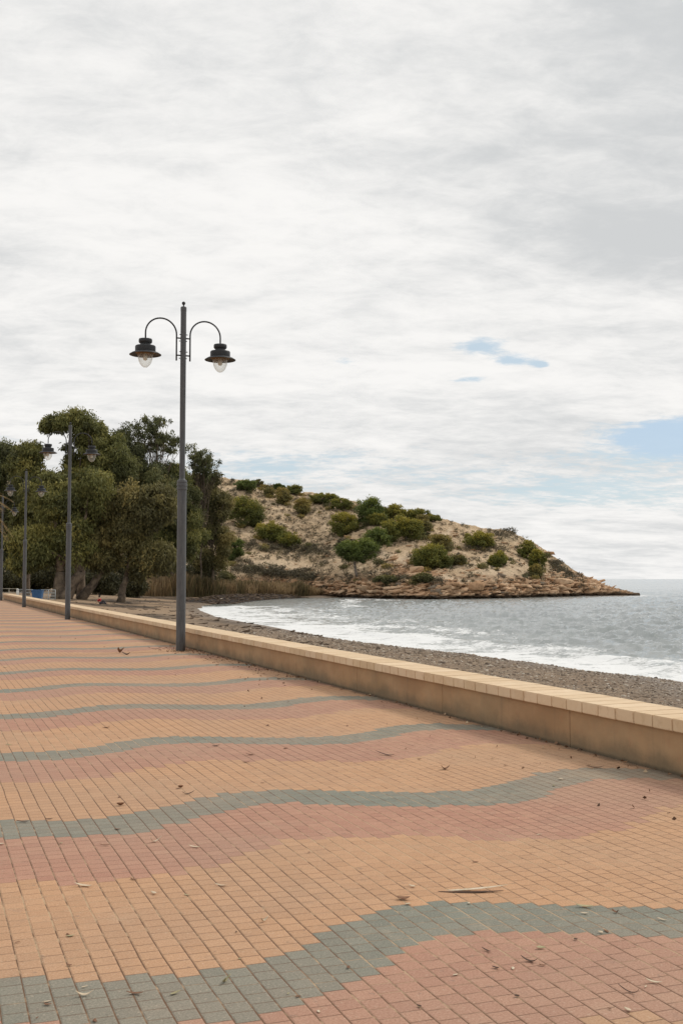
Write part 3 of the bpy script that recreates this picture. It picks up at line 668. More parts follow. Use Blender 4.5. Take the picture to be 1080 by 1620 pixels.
euc('broad eucalyptus crown directly behind the nearest lamp post', 268, 150, [(280, 780, 46, 46), (300, 840, 42, 58), (260, 865, 42, 48), (270, 742, 30, 16)], 44, 36000, M['euc'], tone0=.38, trunk_r=.45)
euc('eucalyptus at the right end of the grove beside the sandy hillside', 338, 158, [(330, 790, 30, 40), (338, 845, 34, 52), (342, 795, 30, 40), (335, 762, 26, 24), (354, 800, 16, 34), (300, 770, 34, 30), (325, 762, 22, 20), (352, 878, 20, 28), (318, 885, 26, 26)], 36, 28000, M['eucb'], tone0=.35, trunk_r=.38)
def bush(name, label, x, ybase, Zd, hw, hh, nleaf, mat, tone0=.35, cat='bush', group=None, size=.3):
    g0 = atv(x, ybase, Zd); g0[2] = land_h(g0[0], g0[1])-.05
    root = empty(name, g0); tag(root, label, cat, group)
    sx = hw/1753*Zd; sz = 2*hh/1753*Zd; cs, rs, ts = [], [], []
    for i in range(16):
        a = rng.uniform(0, 6.28); r_ = rng.random()**.6; cr = min(sx, sz)*rng.uniform(.25, .42)
        cs.append(RT*math.cos(a)*r_*(sx-cr)+FH*math.sin(a)*r_*(sx-cr)*.8+UPZ*(cr*.6+rng.random()*(sz-cr*1.5)*(1-.4*r_))); rs.append((cr, cr, cr*.9)); ts.append(np.clip(tone0+rng.normal()*.15, 0, 1))
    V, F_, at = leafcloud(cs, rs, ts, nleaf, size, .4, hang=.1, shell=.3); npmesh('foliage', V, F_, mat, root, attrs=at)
    bmobj('stem', limb_mesh([(bent((0, 0, -.1), cs[i], 3, .1), [.07, .05, .035, .02]) for i in range(0, 16, 3)], 5), M['bark'], root, smooth=True); return root
bl_ = [
    (10, 936, 136, 36, 22, 'dark undergrowth bush low at the left edge behind the railings'), (62, 936, 140, 40, 30, 'dark undergrowth bush behind the blue box'), (112, 936, 139, 42, 32, 'dark undergrowth bush between the second lamp and the leaning trunk'),
    (160, 936, 136, 36, 26, 'dark undergrowth bush left of the pale single trunk'), (214, 937, 134, 26, 20, 'dark undergrowth bush right of the pale single trunk'), (262, 934, 160, 38, 32, 'rounded green bush above the reeds behind the nearest lamp'), (318, 928, 170, 44, 34, 'dark bush above the reeds right of the nearest lamp'), (356, 915, 176, 18, 20, 'small olive bush at the foot of the sandy hillside'),
    (35, 925, 152, 46, 44, 'tall thicket behind the trunks near the left edge'), (135, 925, 152, 60, 46, 'tall dark thicket behind the leaning eucalyptus trunk'), (205, 925, 154, 46, 44, 'tall dark thicket behind the pale single trunk')]
for k, (x, y, Zd, hw, hh, lab) in enumerate(bl_):
    bush('undergrowth_bush', lab, x, y, Zd, hw, hh, 12000, M['bushd'] if k != 7 else M['pineb'], .35, group='bushes under the grove')

# ------------------------------------------------------------------ headland pines and bushes
def pine(label, cx, cy, wd, ht, mat, tone0, trunk=False, cat='tree', name='pine_tree', flat=False):
    base = hill_hit(cx, cy+ht*(.42 if not trunk else .75)); v = (base-CAM)@FH
    sx = wd*1.12/2/1753*v; sz = ht*1.05/1753*v; root = empty(name, base); tag(root, label, cat, 'pines and bushes on the headland')
    zc = sz*.5 if not trunk else sz*.95
    if not trunk: zc = sz*.42
    cs, rs, ts = [], [], []; n = int(26+wd*.75)
    for i in range(n):
        dz = rng.uniform(-1, 1); la = (1-abs(dz)**(2.2 if dz > 0 else 4))**.5; a_ = rng.uniform(0, 6.28); dd = np.array([math.cos(a_)*la, math.sin(a_)*la, dz]); r_ = rng.random()**.3; cr = min(sx, sz*.7)*rng.uniform(.14, .36)
        up = dd[2]*(sz/2-cr*.6)*r_
        cs.append(RT*dd[0]*(sx-cr*.7)*r_+FH*dd[1]*(sx*.8-cr*.7)*r_+UPZ*(zc+up*1.1)); rs.append((cr*1.25, cr*1.25, cr*.75)); ts.append(np.clip(tone0+up/sz*.75+rng.normal()*.10, 0, 1))  # tone rises with height: sunlit crown tops painted into the colour
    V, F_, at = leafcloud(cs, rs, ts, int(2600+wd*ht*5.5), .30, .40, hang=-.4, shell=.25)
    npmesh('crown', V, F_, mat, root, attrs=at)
    pr = []; 
    tp = np.array([0, 0, zc]); kn = RT*(-.5 if trunk else .1)*1.0+UPZ*zc*.5
    tr = max(.06, sx*.05)
    pr.append((bent((0, 0, -.4), kn, 3, .08), list(np.linspace(tr*1.3, tr, 4)))); pr.append((bent(kn, tp, 3, .08), list(np.linspace(tr, tr*.4, 4))))
    for i in range(0, n, 2): pr.append((bent(kn+(tp-kn)*rng.random()*.8, cs[i], 3, .12), list(np.linspace(tr*.5, .02, 4))))
    bmobj('trunk', limb_mesh(pr, 6), M['pine_bark'], root, smooth=True)
P_, PG, PB = M['pine'], M['pineg'], M['pineb']
pines = [
 ('dark green bush on the crest nearest the grove', 388, 769, 34, 20, PG, .40, 0), ('tiny grey green bush on the crest, just right of the first crest bush', 409, 766, 12, 12, PB, .3, 0),
 ('large round dark pine on the slope right of the grove', 386, 811, 58, 50, P_, .38, 0), ('yellow topped pine bush, left one of a touching pair below the large round pine', 427, 842, 44, 34, P_, .55, 0),
 ('low olive pine bush, right one of a touching pair below the large round pine', 459, 856, 38, 24, P_, .45, 0), ('small olive bush under the crest, left of the yellowish one', 424, 779, 18, 16, PB, .55, 0),
 ('yellowish bush under the crest between two small ones', 445, 787, 30, 26, PB, .62, 0), ('small dark crest bush above the yellowish one', 441, 772, 18, 10, PG, .3, 0), ('rounded crest bush at a dip in the skyline', 465, 776, 26, 16, P_, .40, 0),
 ('orange tinged round bush on open sand below the skyline dip', 479, 803, 30, 28, PB, .68, 0), ('long low green bush lying along the skyline', 512, 791, 46, 18, P_, .45, 0), ('small green bush at the right end of the long skyline bush', 540, 800, 34, 18, P_, .42, 0),
 ('yellow green pine standing alone left of the dense cluster', 543, 831, 42, 38, P_, .60, 0), ('tall dark pine highest in the dense cluster on the skyline', 583, 811, 46, 42, PG, .42, 0), ('olive pine tucked below the tall dark skyline pine', 597, 823, 32, 22, P_, .45, 0),
 ('yellowish crest bush right of the tall dark pine', 623, 812, 36, 24, P_, .62, 0), ('low bush along the skyline at the cluster top right', 658, 815, 44, 18, P_, .52, 0), ('last small skyline bush right of the cluster', 685, 820, 28, 12, P_, .45, 0),
 ('dark spreading pine low at the left side of the cluster', 596, 856, 42, 34, PG, .40, 0), ('olive pine in the middle of the cluster', 617, 843, 34, 34, P_, .42, 0), ('broad yellow green pine with a pale forked trunk at the cluster centre', 643, 837, 48, 42, P_, .58, 0), ('grey green pine on the right of the broad cluster pine', 668, 835, 34, 34, PB, .42, 0),
 ('bright green pine with a bare leaning trunk above the low cliff', 566, 881, 62, 40, PG, .50, 1), ('dark grey shrub behind the bare trunked pine', 548, 862, 34, 18, M['tuft'], .3, 0),
 ('large rounded bush beside the sandy path', 682, 884, 62, 38, P_, .44, 0), ('olive pine leaning over the large path side bush', 697, 862, 36, 28, PB, .55, 0),
 ('yellow topped wide bush on the upper right slope', 757, 856, 46, 28, P_, .66, 0), ('small round green bush below the yellow topped one', 786, 887, 30, 26, P_, .50, 0), ('small grey green bush left of the small round green one', 724, 887, 24, 14, PB, .30, 0),
 ('tall green bush leaning down the right shoulder of the headland', 836, 872, 36, 32, P_, .42, 0), ('green bush lower on the right shoulder of the headland', 850, 887, 26, 32, P_, .44, 0), ('yellowish scrub bush at the foot of the right shoulder bushes', 848, 906, 20, 20, PB, .55, 0),
 ('dark pine at the right foot of the grove against the sand', 370, 872, 28, 40, PG, .32, 0), ('grey green shrub patch low on the cliff left of the orange rocks', 612, 918, 40, 12, PB, .2, 0), ('grey green shrub patch on the cliff right of the orange rocks', 668, 916, 30, 14, PB, .2, 0),
]
for a in pines: pine(a[0], a[1], a[2], a[3], a[4], a[5], a[6], bool(a[7]), name='pine_tree' if a[5] not in (PB, M['tuft']) else 'hill_bush', cat='tree' if a[5] not in (PB, M['tuft']) else 'bush')

# scrub tufts on the hill: beyond counting
cs, rs, ts = [], [], []
tries = 0
while len(cs) < 1800:
    x = rng.uniform(335, 930); y = rng.uniform(757, 935); tries += 1
    top = np.interp(x, rx, ry)
    if y < top-1: continue
    dens = .35+.5*math.exp(-((x-480)/110)**2)+.7*math.exp(-(y-top)/9)+.5*(x < 420)*(y < 800)
    pth = math.exp(-(((x-655)/30)**2+((y-885)/14)**2))+math.exp(-(((x-790)/60)**2+((y-908)/12)**2))+math.exp(-(((x-425)/60)**2+((y-893)/8)**2))
    if rng.random() > dens*(1-.9*min(1, pth)): continue
    p_ = hill_hit(x, y); r_ = rng.uniform(.16, .55)*(1.5 if rng.random() < .12 else 1)
    cs.append(p_+UPZ*r_*.25); rs.append((r_*1.15, r_*1.15, r_*.75)); ts.append(rng.random()*.8)
for (x0, y0, x1, y1, n) in ((372, 898, 500, 914, 90), (385, 862, 520, 873, 60), (740, 866, 800, 870, 22), (770, 842, 815, 845, 14), (870, 892, 905, 915, 40), (585, 915, 700, 924, 40)):
    for i in range(n):
        q = rng.random(); p_ = hill_hit(x0+(x1-x0)*q, y0+(y1-y0)*q+rng.normal()*4); r_ = rng.uniform(.4, .9); cs.append(p_+UPZ*r_*.2); rs.append((r_*1.3, r_*1.3, r_*.7)); ts.append(rng.random()*.7)
V, F_, at = leafcloud(cs, rs, ts, 90000, .24, .45, hang=-.4, shell=.4)
o = npmesh('scrub', V, F_, M['tuft'], attrs=at)
cs, rs, ts = [], [], []
for a in pines:
    for q in range(4):
        x = a[1]+rng.normal()*a[3]*.55; y = a[2]+a[4]*rng.uniform(.1, .6)
        if y < np.interp(x, rx, ry)+1 or y > 930 or x < 350: continue
        p_ = hill_hit(x, y); r_ = rng.uniform(.35, .95); cs.append(p_+UPZ*r_*.2); rs.append((r_*1.3, r_*1.3, r_*.7)); ts.append(rng.random())
V, F_, at = leafcloud(cs, rs, ts, 42000, .26, .4, hang=-.4, shell=.25)
tag(npmesh('low_bushes', V, F_, M['pineb'], attrs=at), 'olive low growth spreading round the headland pines', 'scrub', kind='stuff'); tag(o, 'low dry scrub tufts dotted over the sandy headland', 'scrub', kind='stuff')

# ------------------------------------------------------------------ rocks
def rock_arrays(n, subdiv=1):
    bm = bmesh.new(); bmesh.ops.create_icosphere(bm, subdivisions=subdiv, radius=1); V = np.array([v.co[:] for v in bm.verts]); F_ = np.array([[v.index for v in f.verts] for f in bm.faces]); bm.free()
    return V, F_
def hull_rock():
    bm = bmesh.new()
    for _ in range(14):
        q = rng.uniform(-1, 1, 3); q = np.sign(q)*np.abs(q)**.45; bm.verts.new(q)
    r_ = bmesh.ops.convex_hull(bm, input=bm.verts[:]); junk = [v for v in bm.verts if not v.link_faces]
    for v in junk: bm.verts.remove(v)
    bmesh.ops.triangulate(bm, faces=bm.faces[:]); bmesh.ops.bevel(bm, geom=bm.edges[:], offset=.07, segments=1, affect='EDGES'); bmesh.ops.triangulate(bm, faces=bm.faces[:])
    bm.verts.index_update(); V = np.array([v.co[:] for v in bm.verts]); F_ = np.array([[v.index for v in f.verts] for f in bm.faces]); bm.free(); return V, F_
HULLS = [hull_rock() for _ in range(14)]
def rockfield(pos, size, subdiv=1, sq=.65, sharp=.35):
    Vs, Fs, Rs = [], [], []; k = 0
    for i in range(len(pos)):
        V0, F0_ = HULLS[int(rng.integers(len(HULLS)))]; a = rng.uniform(0, 6.28); c_, s_ = math.cos(a), math.sin(a)
        v = V0@np.array([[c_, s_, 0], [-s_, c_, 0], [0, 0, 1]]); v = v*np.array([1, 1, sq*rng.uniform(.7, 1.2)])
        v = v[:, :1]*rng.uniform(.9, 2.3)*RT+v[:, 1:2]*rng.uniform(.7, 1.0)*FH+v[:, 2:]*UPZ
        tl = rng.normal()*.16+.10; L_ = v@RT; v = v+UPZ*(L_*tl)[:, None]
        Vs.append(v*size[i]*.85+pos[i]); Fs.append(F0_+k); Rs.append(np.full(len(V0), rng.random())); k += len(V0)
    return np.vstack(Vs), np.vstack(Fs), np.concatenate(Rs)
m, t, p = newmat('ledge_rock', .92, .15); g = geopos(t); n2 = t.noise(g, 1.6, 6, .7); at_ = t.attr('rnd'); Z = t.sep(g)[2]
c = t.mix(at_, (.44, .25, .13), (.68, .48, .31)); c = t.mix(t.math('GREATER_THAN', at_, .95), c, (.20, .16, .12)); c = t.mix(t.math('MULTIPLY', t.ramp(n2, .45, .66), .6), c, (.20, .125, .075)); c = t.mix(t.math('MULTIPLY', t.ramp(n2, .62, .45), .1), c, (.6, .5, .4))
wz = t.math('SUBTRACT', 1.0, t.ramp(t.math('ADD', Z, t.math('MULTIPLY', t.math('SUBTRACT', n2, .5), 1.0)), SEA+.35, SEA+.8)); c = t.mix(t.math('MULTIPLY', wz, .92), c, (.035, .027, .02))
t.put(p.inputs['Base Color'], c); t.put(p.inputs['Normal'], t.bump(n2, .8, .2)); M['rock'] = m
pos, sz = [], []
for i in range(1300):
    x = rng.uniform(500, 985); top = np.interp(x, rx, ry); base = np.interp(x, [480, 600, 700, 800, 900, 1010], [944, 946, 947, 945, 942, 942])
    y = rng.uniform(max(top+2, base-24-(x > 860)*14), base); p_ = hill_hit(x, y); r_ = rng.uniform(.15, .62)**1.0*(.7 if x > 940 else 1); pos.append(p_+UPZ*r_*.05); sz.append(r_)
for i in range(90):
    x = rng.uniform(925, 1004); y = np.interp(x, rx, ry)+rng.uniform(.5, 5); p_ = hill_hit(x, min(y, 942)); pos.append(p_); sz.append(rng.uniform(.25, .7)*np.interp(x, [925, 1004], [1.1, .55]))
for i in range(350):
    x = rng.uniform(345, 900); top = np.interp(x, rx, ry); y = rng.uniform(top+1, 930); p_ = hill_hit(x, y); pos.append(p_); sz.append(rng.uniform(.12, .4))
for i in range(120):
    x = rng.normal(655, 26); y = rng.normal(905, 10); p_ = hill_hit(x, y); pos.append(p_); sz.append(rng.uniform(.3, .8))
for i in range(190):
    x = rng.uniform(505, 950); top = np.interp(x, rx, ry); base = np.interp(x, [480, 600, 700, 800, 900, 1010], [944, 946, 947, 945, 942, 942])
    p_ = hill_hit(x, rng.uniform(max(top+3, base-22), base-2)); pos.append(p_); sz.append(rng.uniform(.45, 1.0)*(.7 if x > 900 else 1))
V, F_, rd = rockfield(pos, sz, 1, .42); o = npmesh('ledge_rubble', V, F_, M['rock'], attrs={'rnd': rd}); tag(o, 'ochre and orange rubble along the low cliff', 'rocks', kind='stuff')
# the boulders large enough to tell apart
bl = [('squared ochre boulder above the ledge near the right end of the headland', 884, 926, 1.25), ('dark wet boulder at the waterline left of the headland tip', 935, 938, .9), ('flat orange boulder alone on the sand below the small green bush', 793, 911, .75), ('rounded pale boulder at the cliff foot below the sandy path', 742, 932, 1.2), ('leaning slab of orange rock in the red rock outcrop', 662, 905, 1.2), ('grey ochre boulder block on the shore below the bare trunked pine', 585, 935, 1.1), ('knobbly rock on the skyline just before the headland runs into the sea', 937, 921, .55), ('jutting square rock on the right shoulder skyline', 866, 876, .9)]
for lab, x, y, r_ in bl:
    p_ = hill_hit(x, y); V, F_, rd = rockfield([np.zeros(3)], [r_], 3, .75, .45); o = npmesh('boulder', V, F_, M['rock'], attrs={'rnd': rd}, loc=p_+UPZ*r_*.15); tag(o, lab, 'rock', 'large rocks on the headland')
# tip rocks in the water
for lab, x, w_, h_ in (('dark low rock spit trailing into the sea at the headland tip', 980, 2.0, .55), ('last black rock awash beyond the headland tip', 1002, .9, .25)):
    p_ = onz(x, 942.4, SEA); V, F_, rd = rockfield([np.zeros(3)], [1.0], 3, .8, .5); V = (V@RT)[:, None]*w_*RT+(V@FH)[:, None]*FH+(V@UPZ)[:, None]*h_*1.5*UPZ
    o = npmesh('sea_rock', V, F_, M['rock'], attrs={'rnd': rd}, loc=p_); tag(o, lab, 'rock', 'dark rocks at the headland tip')
# pale rock on the beach
p_ = onz(342, 941, -.35); 
V, F_, rd = rockfield([np.zeros(3), np.array([.55, -.2, .16])], [.42, .20], 3, .6, .3); 
p_[2] = land_h(p_[0], p_[1])+.15
o = npmesh('beach_boulder', V, F_, mat_simple('pale_rock', (.55, .45, .33), (.72, .63, .50), 2, .9), attrs={'rnd': rd}, loc=p_, smooth=True); tag(o, 'pale cream rock lying on the sand in front of the reeds', 'rock')

# ------------------------------------------------------------------ reeds (beyond counting)
n = 15000; rx_ = rng.uniform(206, 520, n); rv = np.interp(rx_, [206, 340, 430, 520], [139, 157, 171, 183])+rng.uniform(0, 9, n)
B = FH[None]*rv[:, None]+RT[None]*((rx_-540)/1753*rv)[:, None]
zb = land_z(B)[0]; B[:, 2] = zb
clump = fbm(B*np.array([1, 1, 0]), .3, 3); hgt = (np.interp(rx_, [206, 230, 290, 330, 430, 480, 520], [1.2, 2.4, 2.4, 2.1, 2.0, 1.7, .8])*(1+.55*clump)*rng.uniform(.6, 1.12, n))
lean = rng.normal(size=(n, 3))*.13; lean[:, 2] = 1; wdir = rng.normal(size=(n, 3)); wdir[:, 2] = 0; wdir /= np.linalg.norm(wdir, axis=1)[:, None]
wd = rng.uniform(.03, .07, n)[:, None]
m1 = B+lean*(hgt*.55)[:, None]; tp = B+lean*hgt[:, None]+rng.normal(size=(n, 3))*np.array([.18, .18, .03])
V = np.stack([B-wdir*wd*.5, B+wdir*wd*.5, m1+wdir*wd, m1-wdir*wd, tp+wdir*wd*.5, tp-wdir*wd*.5], 1).reshape(-1, 3)
i0 = np.arange(n)*6; F_ = np.vstack([np.c_[i0, i0+1, i0+2, i0+3], np.c_[i0+3, i0+2, i0+4, i0+5]])
green = sstep(clump, -.1, .4)
tone = np.clip(.62-.5*green+rng.normal(size=n)*.15+(rx_ < 300)*.15, 0, 1); tt = np.stack([tone*.55, tone*.55, tone, tone, np.clip(tone*1.25, 0, 1), np.clip(tone*1.3, 0, 1)], 1).ravel()
o = npmesh('reed_bed', V, F_, M['reed'], attrs={'tone': tt, 'rnd': np.repeat(rng.random(n), 6)}); tag(o, 'tan dry reeds standing behind the cove beach', 'reeds', kind='stuff')

# seaweed bank along the cove head
m = mat_simple('seaweed_heap', (.012, .009, .008), (.045, .032, .026), 3, .9, 1.0, .08)
pts = [atv(x, 950, 1)*0 for x in ()]
line = [onz(x, y, -1.0)[:2] for x, y in ((325, 951.5), (350, 948.5), (385, 945.5), (420, 943.5), (460, 942))]
V, Fq = [], []; nn_, kk = 120, 16
L_ = np.array(line); tt_ = np.linspace(0, 1, nn_); idx = tt_*(len(L_)-1); C_ = np.c_[np.interp(idx, range(len(L_)), L_[:, 0]), np.interp(idx, range(len(L_)), L_[:, 1])]
T_ = np.gradient(C_, axis=0); T_ /= np.linalg.norm(T_, axis=1)[:, None]; N_ = np.c_[-T_[:, 1], T_[:, 0]]
for i in range(nn_):
    e = math.sin(math.pi*tt_[i])**.5
    for k in range(kk):
        q = k/(kk-1)*2-1; pp = C_[i]+N_[i]*q*3.4; zz_ = land_h(*pp) if k in () else 0
        V.append((pp[0], pp[1], (1-q*q)**.6*.62*e))
V = np.array(V); zl = land_z(V)[0]; V[:, 2] = np.maximum(zl, SEA)-.06+V[:, 2]*(1+.45*fbm(V*np.array([1, 1, 0]), .9, 4))+fbm(V*np.array([1, 1, 0])+4, 2.5, 3)*.06
o = npmesh('seaweed_bank', V, gridfaces(nn_, kk), m, smooth=False); tag(o, 'dark bank of dead seaweed along the cove waterline', 'seaweed', kind='stuff')
# scattered weed and debris on the sand
pos, sz = [], []
for i in range(900):
    j_ = int(rng.integers(len(V))); pos.append(V[j_]+np.array([0, 0, rng.uniform(-.05, .08)])); sz.append(rng.uniform(.08, .32))
for i in range(1500):
    x = rng.uniform(110, 520); y = rng.uniform(944, 1005); p_ = onz(x, y, -.6); dd = float(shoredist(np.array([p_[:2]]))[0])
    if dd < .8 or p_[0] < 6.6: continue
    if fbm(np.array([[p_[0], p_[1], 0]]), .25, 3)[0] < -.05: continue
    p_[2] = land_h(p_[0], p_[1]); pos.append(p_); sz.append(rng.uniform(.05, .22))
V, F_, rd = rockfield(pos, sz, 1, .35); o = npmesh('beach_debris', V, F_, mat_simple('weed_debris', (.05, .036, .027), (.17, .12, .08), 3, .9)); tag(o, 'dark clumps of washed up weed strewn over the sand', 'seaweed', kind='stuff')
# pebbles on the berm
pos = []; 
n = 36000; xx_ = rng.uniform(290, 1150, n); vv = np.exp(rng.uniform(math.log(9), math.log(62), n)); B = FH[None]*vv[:, None]+RT[None]*((xx_-540)/1753*vv)[:, None]
dd = shoredist(B); ok = (dd > .25) & (B[:, 0] > 6.8); B = B[ok]; B[:, 2] = land_z(B)[0]; n = len(B); szs = rng.uniform(.012, .036, n)*(1+1.0*(rng.random(n) < .05))*np.clip(vv[ok]/26, .7, 1.6)
V0, F0_ = rock_arrays(1, 1)
V0 = V0[:]; sc3 = rng.uniform(.6, 1.3, (n, 1, 3))*np.array([1, 1, .6]); V = V0[None]*sc3*szs[:, None, None]+B[:, None]; V = V+rng.normal(size=V.shape)*szs[:, None, None]*.10
F_ = (F0_[None]+np.arange(n)[:, None, None]*len(V0)).reshape(-1, 3)
m, t, p = newmat('pebble_stone', .75, .3); a = t.attr('rnd'); c = t.mix(t.ramp(a, 0, .6, False), (.09, .066, .047), (.28, .210, .148)); c = t.mix(t.ramp(a, .6, 1, False), c, (.56, .50, .42)); t.put(p.inputs['Base Color'], c)
o = npmesh('pebbles', V.reshape(-1, 3), F_, m, attrs={'rnd': np.repeat(rng.random(n)**1.3, len(V0))}, smooth=True); tag(o, 'grey and tan pebbles heaped on the beach berm', 'pebbles', kind='stuff')

# ------------------------------------------------------------------ palm at left edge
pc = atv(-46, 788, 52); pb_ = pc.copy(); pb_[2] = 0
pr = empty('palm_tree', pb_); tag(pr, 'palm with dry tan fronds reaching in at the left edge before the farthest lamp', 'tree')
hgt_ = pc[2]
bmobj('trunk', limb_mesh([([(0, 0, -.05), (.05, 0, hgt_*.5), (0, 0, hgt_)], [.24, .17, .16])], 12), M['bark'], pr, smooth=True)
for i in range(40):
    a = i*2.399+rng.uniform(-.2, .2); el = rng.uniform(-.7, .9); Lf = rng.uniform(1.7, 2.1); hd = RT*math.cos(a)+FH*math.sin(a)
    V, F_, tn = [], [], []; rach = []
    for q in np.linspace(0, 1, 22):
        rach.append(np.array([0, 0, hgt_])+hd*Lf*(q*math.cos(el*(1-q*.4)))+UPZ*(Lf*math.sin(el)*q-1.15*q*q*Lf*.55))
    rach = np.array(rach); sd_ = np.cross(hd, UPZ)
    for j in range(3, 22):
        for s in (-1, 1):
            for u_ in (0, .5):
                b0 = rach[j]-(rach[j]-rach[j-1])*u_; ln = .42*(1-abs(j/21-.5)*.9)*rng.uniform(.8, 1.1)
                tipp = b0+(sd_*s*.75+hd*.65+UPZ*rng.uniform(-.55, -.05))*ln; wv2 = hd*.012
                k = len(V); V += [b0-wv2, b0+wv2, tipp]; F_.append((k, k+1, k+2)); tn += [.5+rng.normal()*.2]*3
    for j in range(21):
        k = len(V); V += [rach[j]-sd_*.02, rach[j]+sd_*.02, rach[j+1]]; F_.append((k, k+1, k+2)); tn += [.7]*3
    npmesh('frond', V, F_, M['palm'], pr, attrs={'tone': np.clip(tn, 0, 1), 'rnd': rng.random(len(V))})

# ------------------------------------------------------------------ railings, post, blue box beyond the wall end
def railing(label, x0, x1, v0, v1, hgt, mat, nbar, name='railing', ybars=0):
    a = atv(x0, 940, v0); b = atv(x1, 940, v1); a[2] = max(0.0, land_h(a[0], a[1])) if False else land_h(a[0], a[1]); b[2] = land_h(b[0], b[1])
    r = empty(name, a); tag(r, label, 'railing'); d_ = b-a
    for i in range(nbar+1):
        q = d_*i/nbar; bm = bmesh.new(); add_tube(bm, [q+UPZ*-.1, q+UPZ*hgt], .03, 8); bmobj('post', bm, mat, r, smooth=True)
    for zr in (.12, .40, .68, hgt-.03)[(0 if ybars else 0):]:
        bm = bmesh.new(); add_tube(bm, [UPZ*zr, d_+UPZ*zr], .024, 8); bmobj('rail', bm, mat, r, smooth=True)
    if ybars:
        bm = bmesh.new()
        for i in range(ybars): q = d_*(i+.5)/ybars; add_tube(bm, [q+UPZ*.12, q+UPZ*(hgt-.03)], .008, 5)
        bmobj('mesh_bars', bm, mat, r)
railing('pale cream railing at the far left end of the wall', 2, 27, 99, 101, 1.05, M['cream'], 2)
railing('grey metal barrier right of the white post, left of the blue box', 30, 52, 101, 101, 1.0, M['galv'], 2, 'metal_barrier', 12)
railing('grey metal barrier running behind the blue box towards the tree trunks', 66, 88, 102, 103, 1.0, M['galv'], 2, 'metal_barrier', 12)
a = atv(28, 940, 97); a[2] = land_h(a[0], a[1]) if a[1] > 97 else 0
r = empty('white_post', a); tag(r, 'short white bollard post standing beside the railings', 'post')
bm = bmesh.new(); add_lathe(bm, [(0, -.1), (.10, -.1), (.10, .9), (.085, .92), (.085, .97), (.11, .985), (.11, 1.04), (.05, 1.10), (0, 1.11)], 16); bmobj('shaft', bm, M['white'], r, smooth=True)
bm = bmesh.new(); add_lathe(bm, [(.10, .40), (.16, .42), (.16, .50), (.10, .52)], 16); bmobj('ring', bm, M['white'], r, smooth=True)
a = atv(60, 940, 99); a[2] = land_h(a[0], a[1])
r = empty('waste_bin', a, -YAW); tag(r, 'blue bin standing among the grey barriers', 'bin')
bm = bmesh.new(); vs = []
for z_, w_ in ((.06, .36), (.92, .47)): vs += [bm.verts.new((sx_*w_, sy_*w_*.75, z_)) for sx_, sy_ in ((-1, -1), (1, -1), (1, 1), (-1, 1))]
for f in ((3, 2, 1, 0), (4, 5, 6, 7), (0, 1, 5, 4), (1, 2, 6, 5), (2, 3, 7, 6), (3, 0, 4, 7)): bm.faces.new([vs[i] for i in f])
bmobj('bin_body', bm, M['blue'], r, bevel=.03)
bm = bmesh.new(); add_box(bm, -.5, .5, -.39, .39, .925, 1.0); bmobj('lid', bm, M['blue'], r, bevel=.03)
for s in (-1, 1):
    bm = bmesh.new(); add_tube(bm, [(s*.30-.04, .28, .08), (s*.30+.04, .28, .08)], .09, 12); bmobj('wheel', bm, M['dark_metal'], r)

# ------------------------------------------------------------------ person sitting on the sand
def skin_body(name, verts, edges, radii, mat, parent, sub=2):
    me = bpy.data.meshes.new(name); me.from_pydata(verts, edges, []); me.update(); o = bpy.data.objects.new(name, me); link(o); o.parent = parent
    md = o.modifiers.new('skin', 'SKIN'); md.use_smooth_shade = True
    for i, r_ in enumerate(radii): me.skin_vertices[0].data[i].radius = (r_, r_)
    me.skin_vertices[0].data[0].use_root = True
    s_ = o.modifiers.new('sub', 'SUBSURF'); s_.levels = sub; s_.render_levels = sub; me.materials.append(mat); return o
a = onz(157, 953.5, -.5); a[2] = land_h(a[0], a[1]); per = empty('person', a, -YAW); tag(per, 'person in a red top sitting on the sand near the trees, legs stretched out', 'person')
sk = mat_simple('skin', (.42, .26, .18), (.50, .32, .23), 4, .6, .05)
vb = [(0, 0, .11), (0, 0, .30), (.02, 0, .48), (.04, 0, .56), (.06, 0, .70), (.08, .17, .50), (.14, .22, .27), (.34, .16, .16), (.08, -.17, .50), (-.14, -.20, .30), (-.26, -.18, .05), (.10, .09, .11), (.36, .12, .32), (.62, .13, .07), (.10, -.09, .11), (.45, -.12, .12), (.80, -.13, .06), (.68, .13, .06), (.86, -.13, .10)]
eb = [(0, 1), (1, 2), (2, 3), (3, 4), (2, 5), (5, 6), (6, 7), (2, 8), (8, 9), (9, 10), (0, 11), (11, 12), (12, 13), (0, 14), (14, 15), (15, 16), (13, 17), (16, 18)]
rb = [.12, .105, .105, .05, .09, .05, .04, .03, .05, .04, .03, .085, .065, .04, .085, .06, .04, .035, .035]
skin_body('body', vb, eb, rb, sk, per)
skin_body('red_top', [(0, 0, .13), (0, 0, .30), (.02, 0, .47), (.035, 0, .52), (.08, .17, .49), (.13, .21, .30), (.08, -.17, .49), (-.12, -.20, .32)], [(0, 1), (1, 2), (2, 3), (2, 4), (4, 5), (2, 6), (6, 7)], [.14, .125, .12, .07, .068, .055, .068, .055], mat_simple('red_cloth', (.38, .03, .03), (.50, .05, .045), 9, .8), per)
skin_body('trousers', [(-.01, 0, .11), (.10, .09, .11), (.36, .12, .32), (.58, .13, .10), (.10, -.09, .11), (.45, -.12, .12), (.74, -.13, .065)], [(0, 1), (1, 2), (2, 3), (0, 4), (4, 5), (5, 6)], [.135, .10, .078, .055, .10, .075, .055], mat_simple('dark_cloth', (.02, .022, .03), (.04, .04, .05), 9, .8), per)
bm = bmesh.new(); bmesh.ops.create_icosphere(bm, subdivisions=3, radius=.115, matrix=Matrix.Translation((.05, 0, .73)))
for v in list(bm.verts):
    if v.co.x > .10 and v.co.z < .76: v.co.x = .10
